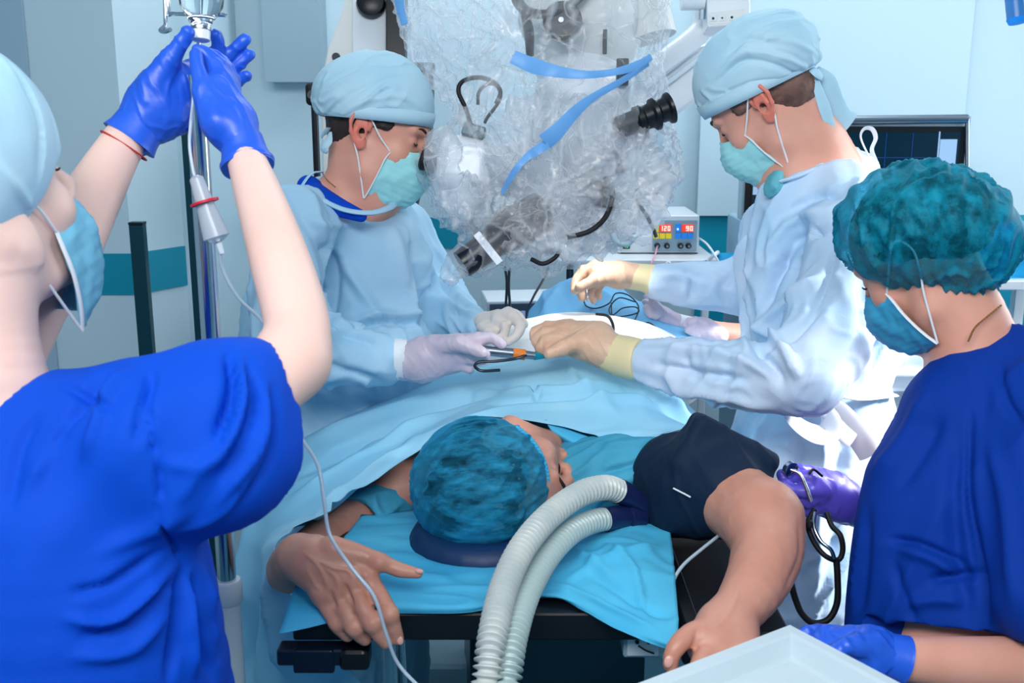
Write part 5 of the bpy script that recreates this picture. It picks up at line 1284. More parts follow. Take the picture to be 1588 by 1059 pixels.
# head-end sheet
def sheetz(rows): return [[(WZ(x, y, z) if k == 0 else W(x, y, z)) for (x, y, z, k) in r] for r in rows]
Z = zt_+.012
rows = [[(560, 800, Z, 0), (640, 790, Z, 0), (760, 785, Z, 0), (880, 790, Z, 0), (960, 795, Z+.02, 0), (1035, 800, Z+.02, 0)],
        [(520, 850, Z, 0), (620, 850, Z, 0), (750, 850, Z, 0), (880, 840, Z+.01, 0), (970, 825, Z+.03, 0), (1042, 850, Z+.01, 0)],
        [(470, 890, Z, 0), (600, 895, Z, 0), (740, 900, Z, 0), (860, 880, Z+.01, 0), (970, 870, Z+.03, 0), (1048, 905, Z+.01, 0)],
        [(452, 925, Z, 0), (590, 922, Z, 0), (730, 925, Z, 0), (850, 912, Z, 0), (960, 925, Z+.012, 0), (1052, 960, Z, 0)],
        [(446, 945, Z-.005, 0), (590, 938, Z-.0, 0), (730, 940, Z-.0, 0), (850, 922, Z, 0), (960, 962, Z-.004, 0), (1050, 1000, Z-.006, 0)],
        [(432, 982, Z-.022, 0), (590, 952, Z-.012, 0), (730, 950, Z-.008, 0), (850, 925, Z-.006, 0), (960, 978, Z-.012, 0), (1046, 1012, Z-.018, 0)]]
def shdisp(V, N):
    o = .004*(folds(V, vdir(1, -.3), .05, 4, 61)-.3)
    for pts, w, a in [([(860, 830), (900, 860), (960, 900)], 5, .008), ([(880, 900), (960, 860), (1030, 850)], 6, .009), ([(900, 880), (980, 930), (1040, 960)], 6, -.008), ([(930, 840), (980, 880), (1000, 960)], 5, .008), ([(560, 900), (640, 895), (720, 905)], 5, .005), ([(840, 900), (920, 930), (1020, 980)], 5, .006)]: o += stroke(V, N, pts, w, a)
    return o
tag(patch_obj('head_sheet', sheetz(rows), M['sheet'], None, 16, 16, shdisp, px=False), 'cyan disposable sheet covering the head end of the operating table', 'sheet')

# ================================================================ big drape over the patient
rows = [[(390, 1110, 1.95), (400, 930, 1.98), (455, 760, 2.08), (600, 650, 2.2), (770, 590, 2.24), (890, 575, 2.22), (1015, 620, 2.14), (1160, 740, 2.04)],
        [(352, 1110, 1.85), (366, 905, 1.87), (425, 722, 1.97), (590, 620, 2.08), (770, 565, 2.12), (885, 544, 2.10), (1010, 588, 2.03), (1150, 702, 1.93)],
        [(400, 1110, 1.75), (380, 900, 1.78), (450, 745, 1.86), (600, 655, 1.95), (760, 595, 1.99), (890, 570, 1.97), (1020, 618, 1.92), (1140, 695, 1.86)],
        [(450, 1110, 1.68), (395, 890, 1.70), (480, 780, 1.78), (610, 690, 1.86), (750, 620, 1.90), (890, 605, 1.88), (1020, 645, 1.84), (1115, 685, 1.81)],
        [(520, 1110, 1.64), (405, 880, 1.62), (500, 785, 1.68), (620, 700, 1.78), (740, 638, 1.83), (880, 640, 1.82), (1000, 668, 1.80), (1085, 672, 1.77)],
        [(600, 1110, 1.66), (428, 872, 1.57), (535, 776, 1.65), (636, 708, 1.76), (735, 647, 1.80), (865, 658, 1.79), (965, 686, 1.78), (1062, 662, 1.76)]]
def drdisp(V, N):
    o = .006*(folds(V, vdir(1, -.35), .09, 6, 71)-.3)
    for pts, w, a in [([(470, 690), (600, 640), (760, 590)], 8, .010), ([(460, 740), (600, 665), (780, 600), (900, 600)], 8, -.012), ([(450, 780), (560, 720), (680, 640)], 8, .012), ([(430, 830), (540, 750), (640, 680)], 7, -.010), ([(440, 845), (540, 765), (650, 675)], 6, .010),
                      ([(700, 610), (800, 600), (900, 605), (960, 600)], 6, .010), ([(760, 625), (860, 618), (1000, 612)], 5, -.010), ([(820, 590), (830, 605), (832, 618)], 4, -.010), ([(900, 620), (980, 622), (1060, 640)], 6, .008), ([(700, 630), (740, 600), (790, 590)], 5, -.008),
                      ([(880, 560), (900, 600), (960, 640)], 8, .006), ([(400, 860), (390, 950), (385, 1050)], 9, -.014), ([(420, 880), (430, 960), (450, 1050)], 9, .014), ([(480, 900), (520, 990), (560, 1050)], 10, -.01), ([(400, 800), (380, 870), (372, 960)], 8, .010),
                      ([(940, 560), (1000, 600), (1090, 670)], 7, .008), ([(960, 600), (1040, 640), (1080, 665)], 6, -.006)]: o += stroke(V, N, pts, w*.8, a*1.7)
    return o
tag(patch_obj('surgical_drape', rows, M['drape'], None, 22, 18, drdisp), 'large light blue drape spread over the patient back and hanging down left side', 'drape')
# under the drape: lighter inner fold by the shoulder
rows = [[(845, 650, 1.80), (900, 672, 1.80), (960, 690, 1.79), (1040, 668, 1.77)], [(855, 668, 1.795), (900, 690, 1.79), (955, 705, 1.785), (1030, 680, 1.77)], [(868, 682, 1.81), (905, 700, 1.80), (950, 706, 1.80), (1020, 690, 1.79)]]
tag(patch_obj('inner_fold', rows, M['sheet'], bpy.data.objects['surgical_drape'], 10, 8), None)
# white field cloth and far blue drape
S = Sdf(); S.el(930, 566, 2.3, 165, 78, .2, 8, 0, .05); S.el(800, 570, 2.25, 60, 60, .12, 0, 0, .05)
tag(sdf_obj('field_cloth', S, M['whitecloth'], None, .005, 1, lambda V, N: .004*(folds(V, vdir(1, .2), .07, 4, 73)-.3)), 'brightly lit white field cloth around the operating site', 'cloth')
S = Sdf(); S.el(905, 540, 2.5, 95, 112, .15, 0, 0, .06); S.el(1010, 560, 2.45, 110, 70, .16, 0, 0, .08)
def fdisp(V, N):
    o = .008*(folds(V, vdir(.3, 1), .09, 4, 75)-.3)
    for pts, w, a in [([(870, 440), (850, 480), (830, 510)], 6, .012), ([(985, 445), (1000, 480), (1005, 510)], 5, .012), ([(900, 440), (930, 480), (940, 520)], 8, -.01)]: o += stroke(V, N, pts, w, a)
    return o
tag(sdf_obj('far_drape', S, mat('clear_blue_drape', srgb(110, 178, 222), .65, bump=.1, bscale=150), None, .006, 1, fdisp), 'blue drape heaped over the patient legs beyond the white field cloth', 'drape')
# surgeon handpiece and cables on the field
hd = empty('surgical_handpiece', W(800, 548, 1.88), 'grey handpiece with orange ring and green tip in left surgeon grip', 'surgical tool')
a = W(748, 543, 1.885); b = W(842, 553, 1.90); ax_ = b-a; L = np.linalg.norm(ax_); ax_ /= L
MB()._lathe([(0, .006), (.002, .0085), (L*.45, .0092), (L*.5, .0092)], a, ax_, 24).build('grip', M['steel'], hd)
MB()._lathe([(L*.5, .0098), (L*.7, .0098)], a, ax_, 24).build('orange_ring', M['orange'], hd)
MB()._lathe([(L*.7, .0078), (L*.86, .007)], a, ax_, 24).build('nose', M['steel'], hd)
MB()._lathe([(L*.86, .0082), (L*1.0, .004), (L*1.06, .001)], a, ax_, 24).build('green_tip', M['teal'], hd)
mb = MB(); mb.tube([W(*p) for p in [(822, 548, 1.90), (800, 556, 1.87), (770, 560, 1.86), (742, 562, 1.86), (737, 569, 1.855), (748, 575, 1.85), (775, 574, 1.86)]], .0028, 8, 8)
tag(mb.build('handpiece_cable', M['dkcord']), 'short black cable loop below the handpiece on the drape', 'cable')
mb = MB(); mb.tube([W(*p) for p in [(925, 487, 2.16), (942, 490, 2.13), (950, 502, 2.10), (950, 515, 2.07), (940, 526, 2.04), (930, 530, 2.0)]], .003, 10, 8)
tag(mb.build('black_lead', M['rubber']), 'thick black lead arching over the bright white field cloth', 'cable')
for i, (pts, lab) in enumerate(((([(905, 466, 2.36), (910, 475, 2.36), (925, 478, 2.37), (945, 470, 2.37), (955, 455, 2.38), (975, 458, 2.37), (990, 475, 2.34), (985, 495, 2.32), (975, 505, 2.28)]), 'thin dark lead running from raised glove over the far blue drape'),
        (([(948, 470, 2.37), (950, 488, 2.34), (965, 478, 2.35), (985, 476, 2.34), (990, 484, 2.33), (970, 490, 2.33), (950, 490, 2.33), (945, 478, 2.35), (960, 462, 2.36), (985, 468, 2.35)]), 'thin dark lead coiled in a loop on the far blue drape'),
        (([(985, 505, 2.30), (1010, 512, 2.28), (1030, 528, 2.22)]), 'thin dark lead lying across the far drape toward right surgeon'),
        (([(990, 508, 2.3), (1005, 500, 2.3), (1020, 510, 2.27), (1035, 522, 2.24)]), 'short dark lead curving beside another near the right surgeon sleeve'))):
    mb = MB(); mb.tube([W(x, y, d) for x, y, d in pts], .0016, 8, 8); tag(mb.build('dark_lead', M['dkcord']), lab, 'cable', None)
mb = MB(); mb.tube([W(*p) for p in [(910, 448, 2.2), (911, 458, 2.2), (914, 467, 2.21), (925, 472, 2.3)]], .0018, 8, 6); tag(mb.build('probe_wire', M['chrome']), 'bright thin wire held in the raised orange-tinted glove', 'wire')
# assistant's hands behind
asn = empty('person', W(1200, 700, 2.45)*np.array([1, 1, 0]), 'person mostly hidden behind the right surgeon, only two lilac gloved hands showing', 'person')
S = Sdf(); S.ch([(1030, 488, 2.42, 11), (1060, 500, 2.42, 12), (1130, 520, 2.45, 20), (1200, 540, 2.6, 40)], .02); S.ch([(1080, 508, 2.44, 12), (1120, 525, 2.5, 20)], .02)
S.ch([(1215, 540, 2.62, 60), (1230, 680, 2.62, 60), (1225, 980, 2.62, 50)], .03); S.ch([(1215, 500, 2.62, 40), (1220, 380, 2.62, 24)], .03); S.el(1220, 345, 2.62, 45, 58, .09, 0, 0, .02)
sdf_obj('body', S, M['skin'], asn, .006)
S = Sdf(); S.ch([(1225, 470, 2.64, 60), (1240, 700, 2.64, 84), (1235, 1040, 2.66, 80)], .03); S.ch([(1195, 545, 2.56, 44), (1150, 535, 2.5, 26)], .03)
sdf_obj('gown', S, M['gown'], asn, .008, 1)
glove(asn, 'surgical_glove', M['latex_grey'], [(1050, 500, 2.38, 13), (1030, 492, 2.38, 13)], [[(1030, 490, 2.38, 13), (1018, 480, 2.38, 11)]],
  [[(1016, 476, 2.38, 7), (1008, 468, 2.37, 5.5), (1002, 460, 2.37, 4.5)], [(1014, 480, 2.37, 7), (1006, 474, 2.36, 5.5), (1000, 468, 2.36, 4.5)], [(1014, 485, 2.36, 7), (1006, 482, 2.35, 5.5), (1001, 477, 2.35, 4.5)], [(1016, 490, 2.36, 7), (1009, 488, 2.35, 5), (1005, 484, 2.35, 4)]],
  [(1026, 482, 2.36, 8), (1016, 470, 2.35, 6), (1010, 462, 2.35, 5)], None, .002, .0005)
cuff_tube([(1050, 499, 2.38, 13), (1062, 503, 2.385, 14), (1074, 506, 2.39, 14)], 'glove_cuff', M['strap'], asn)
glove(asn, 'surgical_glove', M['latex_grey'], [(1115, 520, 2.34, 15), (1095, 510, 2.34, 15)], [[(1095, 510, 2.34, 15), (1080, 505, 2.34, 12)]],
  [[(1078, 500, 2.34, 7), (1068, 498, 2.34, 5.5), (1062, 504, 2.34, 5)], [(1078, 506, 2.33, 7), (1070, 508, 2.33, 5.5), (1066, 513, 2.33, 5)], [(1082, 510, 2.33, 7), (1074, 515, 2.33, 5.5)], [(1088, 514, 2.33, 7), (1082, 519, 2.33, 5)]],
  [(1090, 500, 2.33, 8), (1078, 497, 2.32, 6), (1070, 500, 2.32, 5)], None, .002, .0005, 2)

# ================================================================ breathing hoses
def hose(name, pts, r, m, label, pitch=.0088, amp=.0022):
    P = crs([W(*p) for p in pts], 40); L_ = np.concatenate([[0], np.cumsum(np.linalg.norm(np.diff(P, axis=0), axis=1))])
    n = int(L_[-1]/pitch*7); s = np.linspace(0, L_[-1], n); Q = np.stack([np.interp(s, L_, P[:, k]) for k in range(3)], 1)
    ph = (s/pitch) % 1; R_ = r-amp+amp*2*np.clip(np.sin(ph*2*math.pi)*.9+.1, -.6, 1)
    t = empty(name, Q[-1], label, 'hose', None)
    mb = MB(); mb.tube(Q, R_, 22, smooth=False); mb.build('corrugated_tube', m, t); return t, Q
t1, Q = hose('breathing_hose', [(750, 1110, 1.27), (757, 1040, 1.28), (765, 980, 1.31), (782, 910, 1.37), (810, 850, 1.43), (852, 800, 1.50), (900, 766, 1.56), (938, 756, 1.60), (962, 763, 1.63)], .0172, M['hose'], 'upper pale ribbed breathing hose arching over the patient face')
MB().tube([W(960, 762, 1.628), W(975, 769, 1.64), W(1000, 785, 1.66), (W(1018, 800, 1.68))], [.020, .0185, .0135, .0125], 24, 6).build('blue_connector', M['navy'], t1)
t2, Q = hose('breathing_hose', [(783, 1110, 1.28), (788, 1050, 1.29), (798, 985, 1.33), (818, 920, 1.40), (848, 865, 1.47), (882, 828, 1.53), (915, 810, 1.58), (942, 804, 1.61)], .0158, M['hose2'], 'lower grey ribbed breathing hose lying beside the upper one')
MB().tube([W(938, 805, 1.605), W(955, 802, 1.62), W(972, 802, 1.64)], [.0185, .0175, .017], 24, 6).build('blue_connector', M['navy'], t2)
MB().tube([W(970, 802, 1.638), W(976, 802, 1.644), W(992, 803, 1.66)], [.0195, .0195, .018], 24, 6).build('connector_collar', M['navy'], t2)
yp = MB(); yp.tube([W(988, 802, 1.66), W(1010, 800, 1.68), W(1030, 800, 1.69)], .016, 20, 5); yp.tube([W(1012, 795, 1.67), W(1028, 803, 1.66), W(1034, 812, 1.66)], [.014, .019, .012], 20, 5)
tag(yp.build('airway_connector', M['navy']), 'navy angled airway connector where both breathing hoses meet below the cuff', 'connector')

# ================================================================ stethoscope
sth = empty('stethoscope', W(1262, 800, 1.62), 'black and chrome stethoscope hanging from the violet gloved hand', 'stethoscope')
MB().tube([W(*p) for p in [(1263, 790, 1.63), (1253, 812, 1.62), (1262, 840, 1.61), (1280, 862, 1.60), (1300, 868, 1.60), (1307, 852, 1.60), (1303, 830, 1.60), (1290, 815, 1.61), (1282, 795, 1.62)]], .0042, 12, 8).build('binaural_tube', M['rubber'], sth)
MB().tube([W(*p) for p in [(1264, 795, 1.615), (1262, 815, 1.60), (1272, 838, 1.59), (1288, 852, 1.585), (1294, 866, 1.585)]], .0032, 12, 8).build('chrome_spring', M['chrome'], sth)
MB().tube([W(*p) for p in [(1297, 866, 1.60), (1299, 900, 1.60), (1298, 935, 1.60), (1285, 960, 1.60), (1262, 966, 1.60), (1244, 952, 1.60), (1234, 930, 1.60), (1227, 905, 1.60), (1222, 880, 1.62)]], .005, 14, 8).build('rubber_tube', M['rubber'], sth)
MB()._lathe([(-.006, .008), (-.004, .0125), (.004, .0125), (.006, .008)], W(1226, 728, 1.64), vdir(.4, .3, -1), 24).build('chestpiece', M['chrome'], sth)
MB().tube([W(*p) for p in [(1226, 728, 1.635), (1240, 735, 1.63), (1250, 755, 1.625), (1258, 778, 1.62)]], .003, 12, 6).build('stem', M['chrome'], sth)
MB().tube([W(*p) for p in [(1254, 735, 1.63), (1262, 728, 1.63), (1275, 738, 1.64)]], .0022, 10, 6).build('ear_tube', M['black'], sth)
MB()._lathe([(-.006, .003), (-.003, .006), (.004, .006), (.007, .003)], W(1255, 812, 1.60), vdir(.1, 1, 0), 16).build('ear_tip', M['rubber'], sth)

# ================================================================ white tray at the bottom right
zt2 = 1.10
p0, p1, p2 = WZ(1225, 968, zt2), WZ(985, 1060, zt2), WZ(1402, 1060, zt2)
e1 = (p1-p0)/np.linalg.norm(p1-p0); e2 = np.cross([0, 0, 1.], e1)*1.0
if e2@(p2-p0) < 0: e2 = -e2
L1, L2 = .46, .34
t = empty('instrument_tray', p0+e1*L1/2+e2*L2/2-np.array([0, 0, .03]), 'white rimmed instrument tray in the bottom right foreground', 'tray')
def loop(ins, z): return [p0+e1*(ins)+e2*ins+[0, 0, z], p0+e1*(L1-ins)+e2*ins+[0, 0, z], p0+e1*(L1-ins)+e2*(L2-ins)+[0, 0, z], p0+e1*ins+e2*(L2-ins)+[0, 0, z]]
LO = [loop(.0, -.006), loop(.001, 0), loop(.013, 0), loop(.016, -.003), loop(.024, -.022), loop(.03, -.024)]
V = []; F = []
for l in LO: V += l
for k in range(len(LO)-1):
    for j in range(4): F.append((k*4+j, k*4+(j+1) % 4, (k+1)*4+(j+1) % 4, (k+1)*4+j))
F.append(tuple((len(LO)-1)*4+j for j in range(4)))
o = mk('tray_shell', V, F, mat('white_tray', srgb(196, 212, 220), .35), t, False, solid=.0015)
cc = p0+e1*L1/2+e2*L2/2
MB().tube([(cc[0], cc[1], .05), (cc[0], cc[1], zt2-.028)], .014, 16, smooth=False).build('support_post', M['chrome'], t)
MB().box((cc[0], cc[1], .03), (.4, .3, .05), bev=.01).build('base', M['steel'], t)
# ================================================================ microscope head and its clear sterile bag
def film_mat(name, lo, hi, tint, scale=7., rough=.16):
    m = bpy.data.materials.new(name); m.use_nodes = True; nt = m.node_tree; nt.nodes.remove(nt.nodes['Principled BSDF'])
    out = nt.nodes['Material Output']; L_ = nt.links.new
    tc = nt.nodes.new('ShaderNodeTexCoord')
    hs = []
    for i, (rot, sc) in enumerate((((0.3, .5, .9), (1, 1, .22)), ((-.4, .2, -1.0), (1, .3, 1.2)))):
        mp = nt.nodes.new('ShaderNodeMapping'); mp.inputs['Rotation'].default_value = rot; mp.inputs['Scale'].default_value = sc
        L_(tc.outputs['Object'], mp.inputs[0])
        n = nt.nodes.new('ShaderNodeTexNoise'); n.noise_type = 'RIDGED_MULTIFRACTAL'; n.inputs['Scale'].default_value = scale*(1+i*.6); n.inputs['Detail'].default_value = 3.5
        n.inputs['Distortion'].default_value = .5
        L_(mp.outputs[0], n.inputs['Vector']); hs.append(n)
    ad = nt.nodes.new('ShaderNodeMath'); ad.operation = 'MAXIMUM'; L_(hs[0].outputs[0], ad.inputs[0]); L_(hs[1].outputs[0], ad.inputs[1])
    for sc_, st_, rot_ in ((scale*.9, (1, 1, .35), (.4, .3, .2)), (scale*1.7, (1, .4, 1), (-.5, .2, .9))):
        mp = nt.nodes.new('ShaderNodeMapping'); mp.inputs['Rotation'].default_value = rot_; mp.inputs['Scale'].default_value = st_; L_(tc.outputs['Object'], mp.inputs[0])
        nn = nt.nodes.new('ShaderNodeTexNoise'); nn.inputs['Scale'].default_value = sc_*.6; L_(mp.outputs[0], nn.inputs['Vector'])
        vm = nt.nodes.new('ShaderNodeVectorMath'); vm.operation = 'MULTIPLY_ADD'; vm.inputs[1].default_value = (.16, .16, .16); L_(nn.outputs['Color'], vm.inputs[0]); L_(mp.outputs[0], vm.inputs[2])
        vo = nt.nodes.new('ShaderNodeTexVoronoi'); vo.feature = 'DISTANCE_TO_EDGE'; vo.inputs['Scale'].default_value = sc_*.9; L_(vm.outputs[0], vo.inputs['Vector'])
        r_ = nt.nodes.new('ShaderNodeMapRange'); r_.inputs['From Min'].default_value = 0; r_.inputs['From Max'].default_value = .13; r_.inputs['To Min'].default_value = 1.08; r_.inputs['To Max'].default_value = 0; L_(vo.outputs['Distance'], r_.inputs['Value'])
        a2 = nt.nodes.new('ShaderNodeMath'); a2.operation = 'MAXIMUM'; L_(ad.outputs[0], a2.inputs[0]); L_(r_.outputs[0], a2.inputs[1]); ad = a2
    pn_ = nt.nodes.new('ShaderNodeTexNoise'); pn_.inputs['Scale'].default_value = scale*.9; pn_.inputs['Detail'].default_value = 3; L_(tc.outputs['Object'], pn_.inputs['Vector'])
    pr_ = nt.nodes.new('ShaderNodeMapRange'); pr_.inputs['From Min'].default_value = .45; pr_.inputs['From Max'].default_value = .72; pr_.inputs['To Min'].default_value = .5; pr_.inputs['To Max'].default_value = 1.15; L_(pn_.outputs['Fac'], pr_.inputs['Value'])
    a3 = nt.nodes.new('ShaderNodeMath'); a3.operation = 'MAXIMUM'; L_(ad.outputs[0], a3.inputs[0]); L_(pr_.outputs[0], a3.inputs[1]); ad = a3
    mr = nt.nodes.new('ShaderNodeMapRange'); mr.inputs['From Min'].default_value = .7; mr.inputs['From Max'].default_value = 1.45; mr.inputs['To Min'].default_value = lo; mr.inputs['To Max'].default_value = hi
    L_(ad.outputs[0], mr.inputs['Value'])
    lw = nt.nodes.new('ShaderNodeLayerWeight'); lw.inputs['Blend'].default_value = .3
    mx_ = nt.nodes.new('ShaderNodeMath'); mx_.operation = 'MULTIPLY'; mx_.inputs[1].default_value = .55; L_(lw.outputs['Facing'], mx_.inputs[0])
    m2 = nt.nodes.new('ShaderNodeMath'); m2.operation = 'MAXIMUM'; L_(mr.outputs[0], m2.inputs[0]); L_(mx_.outputs[0], m2.inputs[1])
    bp_ = nt.nodes.new('ShaderNodeBump'); bp_.inputs['Strength'].default_value = .55; bp_.inputs['Distance'].default_value = .010; L_(ad.outputs[0], bp_.inputs['Height'])
    p = nt.nodes.new('ShaderNodeBsdfPrincipled'); p.inputs['Base Color'].default_value = tint; p.inputs['Roughness'].default_value = rough; p.inputs['Specular IOR Level'].default_value = 1.
    p.inputs['Coat Weight'].default_value = .6; p.inputs['Coat Roughness'].default_value = .08
    L_(bp_.outputs[0], p.inputs['Normal'])
    tl = nt.nodes.new('ShaderNodeBsdfTranslucent'); tl.inputs[0].default_value = tint; L_(bp_.outputs[0], tl.inputs['Normal'])
    mm = nt.nodes.new('ShaderNodeMixShader'); mm.inputs[0].default_value = .45; L_(p.outputs[0], mm.inputs[1]); L_(tl.outputs[0], mm.inputs[2])
    t = nt.nodes.new('ShaderNodeBsdfTransparent'); t.inputs[0].default_value = (.97, .985, 1, 1)
    mx = nt.nodes.new('ShaderNodeMixShader'); L_(m2.outputs[0], mx.inputs[0]); L_(t.outputs[0], mx.inputs[1]); L_(mm.outputs[0], mx.inputs[2]); L_(mx.outputs[0], out.inputs[0])
    return m
M['film'] = film_mat('clear_film', .16, .9, srgb(248, 249, 252))
def depth_at(V, x, y, rad=7):
    px_, py_, d = proj(V); m = (np.abs(px_-x) < rad) & (np.abs(py_-y) < rad)
    return d[m].min() if m.any() else None
mi = empty('surgical_microscope', W(880, 200, 2.08), 'white and black surgical microscope head hanging inside a clear bag', 'microscope')
D = 2.08
S = Sdf(); S.el(905, 30, D+.02, 95, 105, .12, 0, 0, .03); S.box(W(900, -40, D+.02), (.12, .07, .12), rnd=.03, k=.02)
sdf_obj('upper_housing', S, M['offwhite'], mi, .005)
S = Sdf(); S.ch([(900, 120, D, 60), (890, 230, D, 70), (880, 310, D, 66)], .04); S.box(W(905, 180, D), (.085, .08, .09), rnd=.02, k=.03); S.el(930, 345, D-.02, 66, 48, .08, -15)
sdf_obj('optics_body', S, M['white'], mi, .005)
MB()._lathe([(-.02, .032), (.0, .036), (.012, .036), (.018, .03)], W(872, 35, D-.13), -AF, 32).build('focus_knob', M['black'], mi)
MB()._lathe([(0, .006), (.003, .005)], W(870, 31, D-.149), -AF, 14).build('knob_pin', M['chrome'], mi)
MB().tube([W(790, -25, D-.12), W(812, 14, D-.13), (W(850, 22, D-.14)), W(885, 8, D-.13), W(920, -25, D-.12)], .014, 14, 6, flat=.6).build('black_handle', M['black'], mi)
MB().tube([W(812, 10, D-.11), W(820, 50, D-.10), W(822, 88, D-.09)], [.012, .014, .01], 12, 6, flat=.7).build('side_bracket', M['black'], mi)
MB().box(W(965, 112, D-.10), (.022, .02, .05), bev=.004).build('black_latch', M['black'], mi)
MB().box(W(938, 65, D-.10), (.008, .01, .045), bev=.003).build('black_slot', M['black'], mi)
# side arm with binocular toward the left surgeon
S = Sdf(); S.box(W(722, 258, 2.03), (.052, .05, .066), [vdir(1, .15), -vdir(-.15, 1), AF], .025, .02); S.ch([(745, 262, 2.04, 34), (800, 262, 2.06, 46)], .03); S.ch([(725, 305, 2.02, 32)], .02)
ba = sdf_obj('side_binocular', S, M['white'], mi, .003)
MB().box(W(722, 257, 1.972), (.044, .01, .046), [vdir(1, .2), AF, vdir(.2, -1)], .006).build('grey_panel', M['greyblue'], ba)
MB().box(W(735, 206, 1.99), (.042, .05, .024), [vdir(1, .3), AF, vdir(.3, -1)], .005).build('black_port', M['darkteal'], ba)
MB()._lathe([(0, .012), (.012, .012), (.014, .009)], W(697, 228, 2.0), vdir(-.4, 0, -1), 20).build('side_knob', M['black'], ba)
MB().tube([W(700, 262, 2.03), W(684, 258, 2.03), W(672, 254, 2.03)], [.018, .016, .019], 24, 5).build('ocular_tube', M['navy'], ba)
MB()._lathe([(0, .016), (.004, .021), (.02, .019), (.03, .016)], W(652, 246, 2.01), vdir(1, .3, .0), 28).build('eyecup', M['rubber'], ba)
MB()._lathe([(0, .013), (.004, .016), (.016, .014)], W(660, 246, 2.06), vdir(1, .3, .0), 28).build('eyecup', M['rubber'], ba)
MB().tube([W(*p) for p in [(732, 200, 1.985), (722, 168, 1.975), (711, 142, 1.97), (718, 126, 1.97), (742, 120, 1.96), (764, 127, 1.96), (776, 142, 1.965), (770, 160, 1.98)]], .0042, 12, 8).build('cable_loop', M['rubber'], ba)
MB().tube([W(*p) for p in [(741, 162, 1.99), (743, 142, 1.98), (758, 130, 1.98), (774, 136, 1.98), (775, 155, 1.98), (756, 182, 1.99), (752, 190, 2.0)]], .0032, 12, 8).build('cable_loop', M['rubber'], ba)
# lower tube with white strap
lt = MB(); lt.tube([W(840, 330, 1.98), W(800, 352, 1.96), W(770, 372, 1.95), W(742, 392, 1.945), (W(716, 410, 1.94))], [.040, .040, .031, .028, .026], 28, 6); lt = lt.build('observer_tube', mat('dark_navy_tube', srgb(6, 14, 32), .3), mi)
MB().box(W(757, 385, 1.912), (.068, .006, .014), [vdir(.62, .78), AF, vdir(.78, -.62)], .002).build('white_strap', M['strap'], mi)
# main binocular to the right
R2 = vdir(.9, -.35, .1)
rb = MB(); rb.tube([W(905, 230, D-.05), W(960, 205, D-.05), W(1000, 195, D-.05)], [.05, .045, .04], 24, 5); rb = rb.build('main_binocular', M['white'], mi)
for (x, y, d) in ((1002, 186, 1.93), (1026, 176, 2.0)):
    MB()._lathe([(-.04, .02), (.0, .021), (.002, .026), (.012, .026), (.016, .022), (.03, .023), (.034, .029), (.040, .030), (.041, .024)], W(x-16, y+2, d), R2, 30).build('eyepiece', M['black'], rb)
S = Sdf(); S.ch([(905, 240, 2.0, 34), (900, 262, 2.0, 28)], .01); sdf_obj('round_cover', S, M['offwhite'], mi, .004)
MB().tube([W(*p) for p in [(952, 232, 1.96), (960, 250, 1.955), (962, 268, 1.96)]], [.003, .008, .012], 12, 6, flat=.5).build('release_lever', M['black'], mi)
MB().tube([W(*p) for p in [(938, 276, 1.95), (950, 300, 1.94), (940, 335, 1.93), (915, 358, 1.92), (880, 368, 1.92)]], .0048, 12, 8).build('lens_cable', M['rubber'], mi)
MB().box(W(925, 300, 1.985), (.05, .03, .045), [vdir(1, .2), AF, vdir(.2, -1)], .006).build('black_coupling', M['black'], mi)
MB().tube([W(*p) for p in [(950, 362, 1.94), (956, 374, 1.94), (972, 378, 1.94), (986, 364, 1.95)]], .006, 12, 8).build('ring_handle', M['greyblue'], mi)
MB().tube([W(*p) for p in [(824, 402, 1.93), (842, 409, 1.92), (860, 400, 1.92), (868, 388, 1.93)]], .0042, 12, 8).build('lower_cable', M['rubber'], mi)
MB().tube([W(*p) for p in [(985, 310, 1.97), (1000, 330, 1.97), (1012, 352, 1.97), (1018, 368, 1.97)]], .0035, 12, 8).build('side_cable', M['dkcord'], mi)
MB().tube([W(*p) for p in [(1010, 60, D), (1000, 20, D), (985, -30, D)]], .05, 20, 5).build('suspension_arm', M['offwhite'], mi)
MB().box((W(900, -40, D)[0], W(900, -40, D)[1], (W(900, -60, D)[2]+ZC)/2), (.12, .12, ZC-W(900, -60, D)[2]), bev=.02).build('ceiling_column', M['offwhite'], mi)
# the bag
def crumple(V, N, s=1., seed=0):
    o = .011*s*(folds(V, vdir(.2, 1), .07, 9, 81+seed, .35)-.35)+.009*s*(folds(V, vdir(1, .5), .05, 8, 83+seed, .35)-.35)
    o += .007*s*(folds(V, vdir(-.6, 1), .028, 8, 85+seed, .35)-.35)+.0015*perlin(V*30+seed)
    x, y, d = proj(V)
    for cx, cy, k_, rr in ((850, 300, 7, 120), (930, 330, 6, 90), (760, 350, 6, 80), (985, 250, 6, 80), (800, 60, 5, 220)):
        a = np.arctan2(y-cy, x-cx); r_ = np.hypot(x-cx, y-cy)
        Q = np.stack([np.cos(a)*k_, np.sin(a)*k_, r_/260+seed], 1)
        o += .012*s*(ridge(Q, 5)-.4)*np.exp(-(r_/rr)**2)*np.clip(r_/30, 0, 1)
    return o
bg_ = empty('microscope_bag', W(880, 300, 2.0), 'crumpled clear plastic bag covering the microscope, taped with pale blue strips', 'plastic cover')
S = Sdf()
S.ch([(818, -60, 2.09, 214), (830, 0, 2.08, 202), (866, 90, 2.07, 158), (872, 160, 2.06, 158)], .04)
S.el(885, 250, 2.05, 150, 130, .17, 0, 0, .05); S.el(985, 265, 2.04, 64, 88, .11, 0, 0, .04); S.el(1016, 225, 2.04, 30, 46, .07, 0, 0, .02)
S.el(728, 262, 2.02, 66, 76, .095, 0, 0, .04); S.el(735, 315, 2.02, 52, 44, .08, 0, 0, .03)
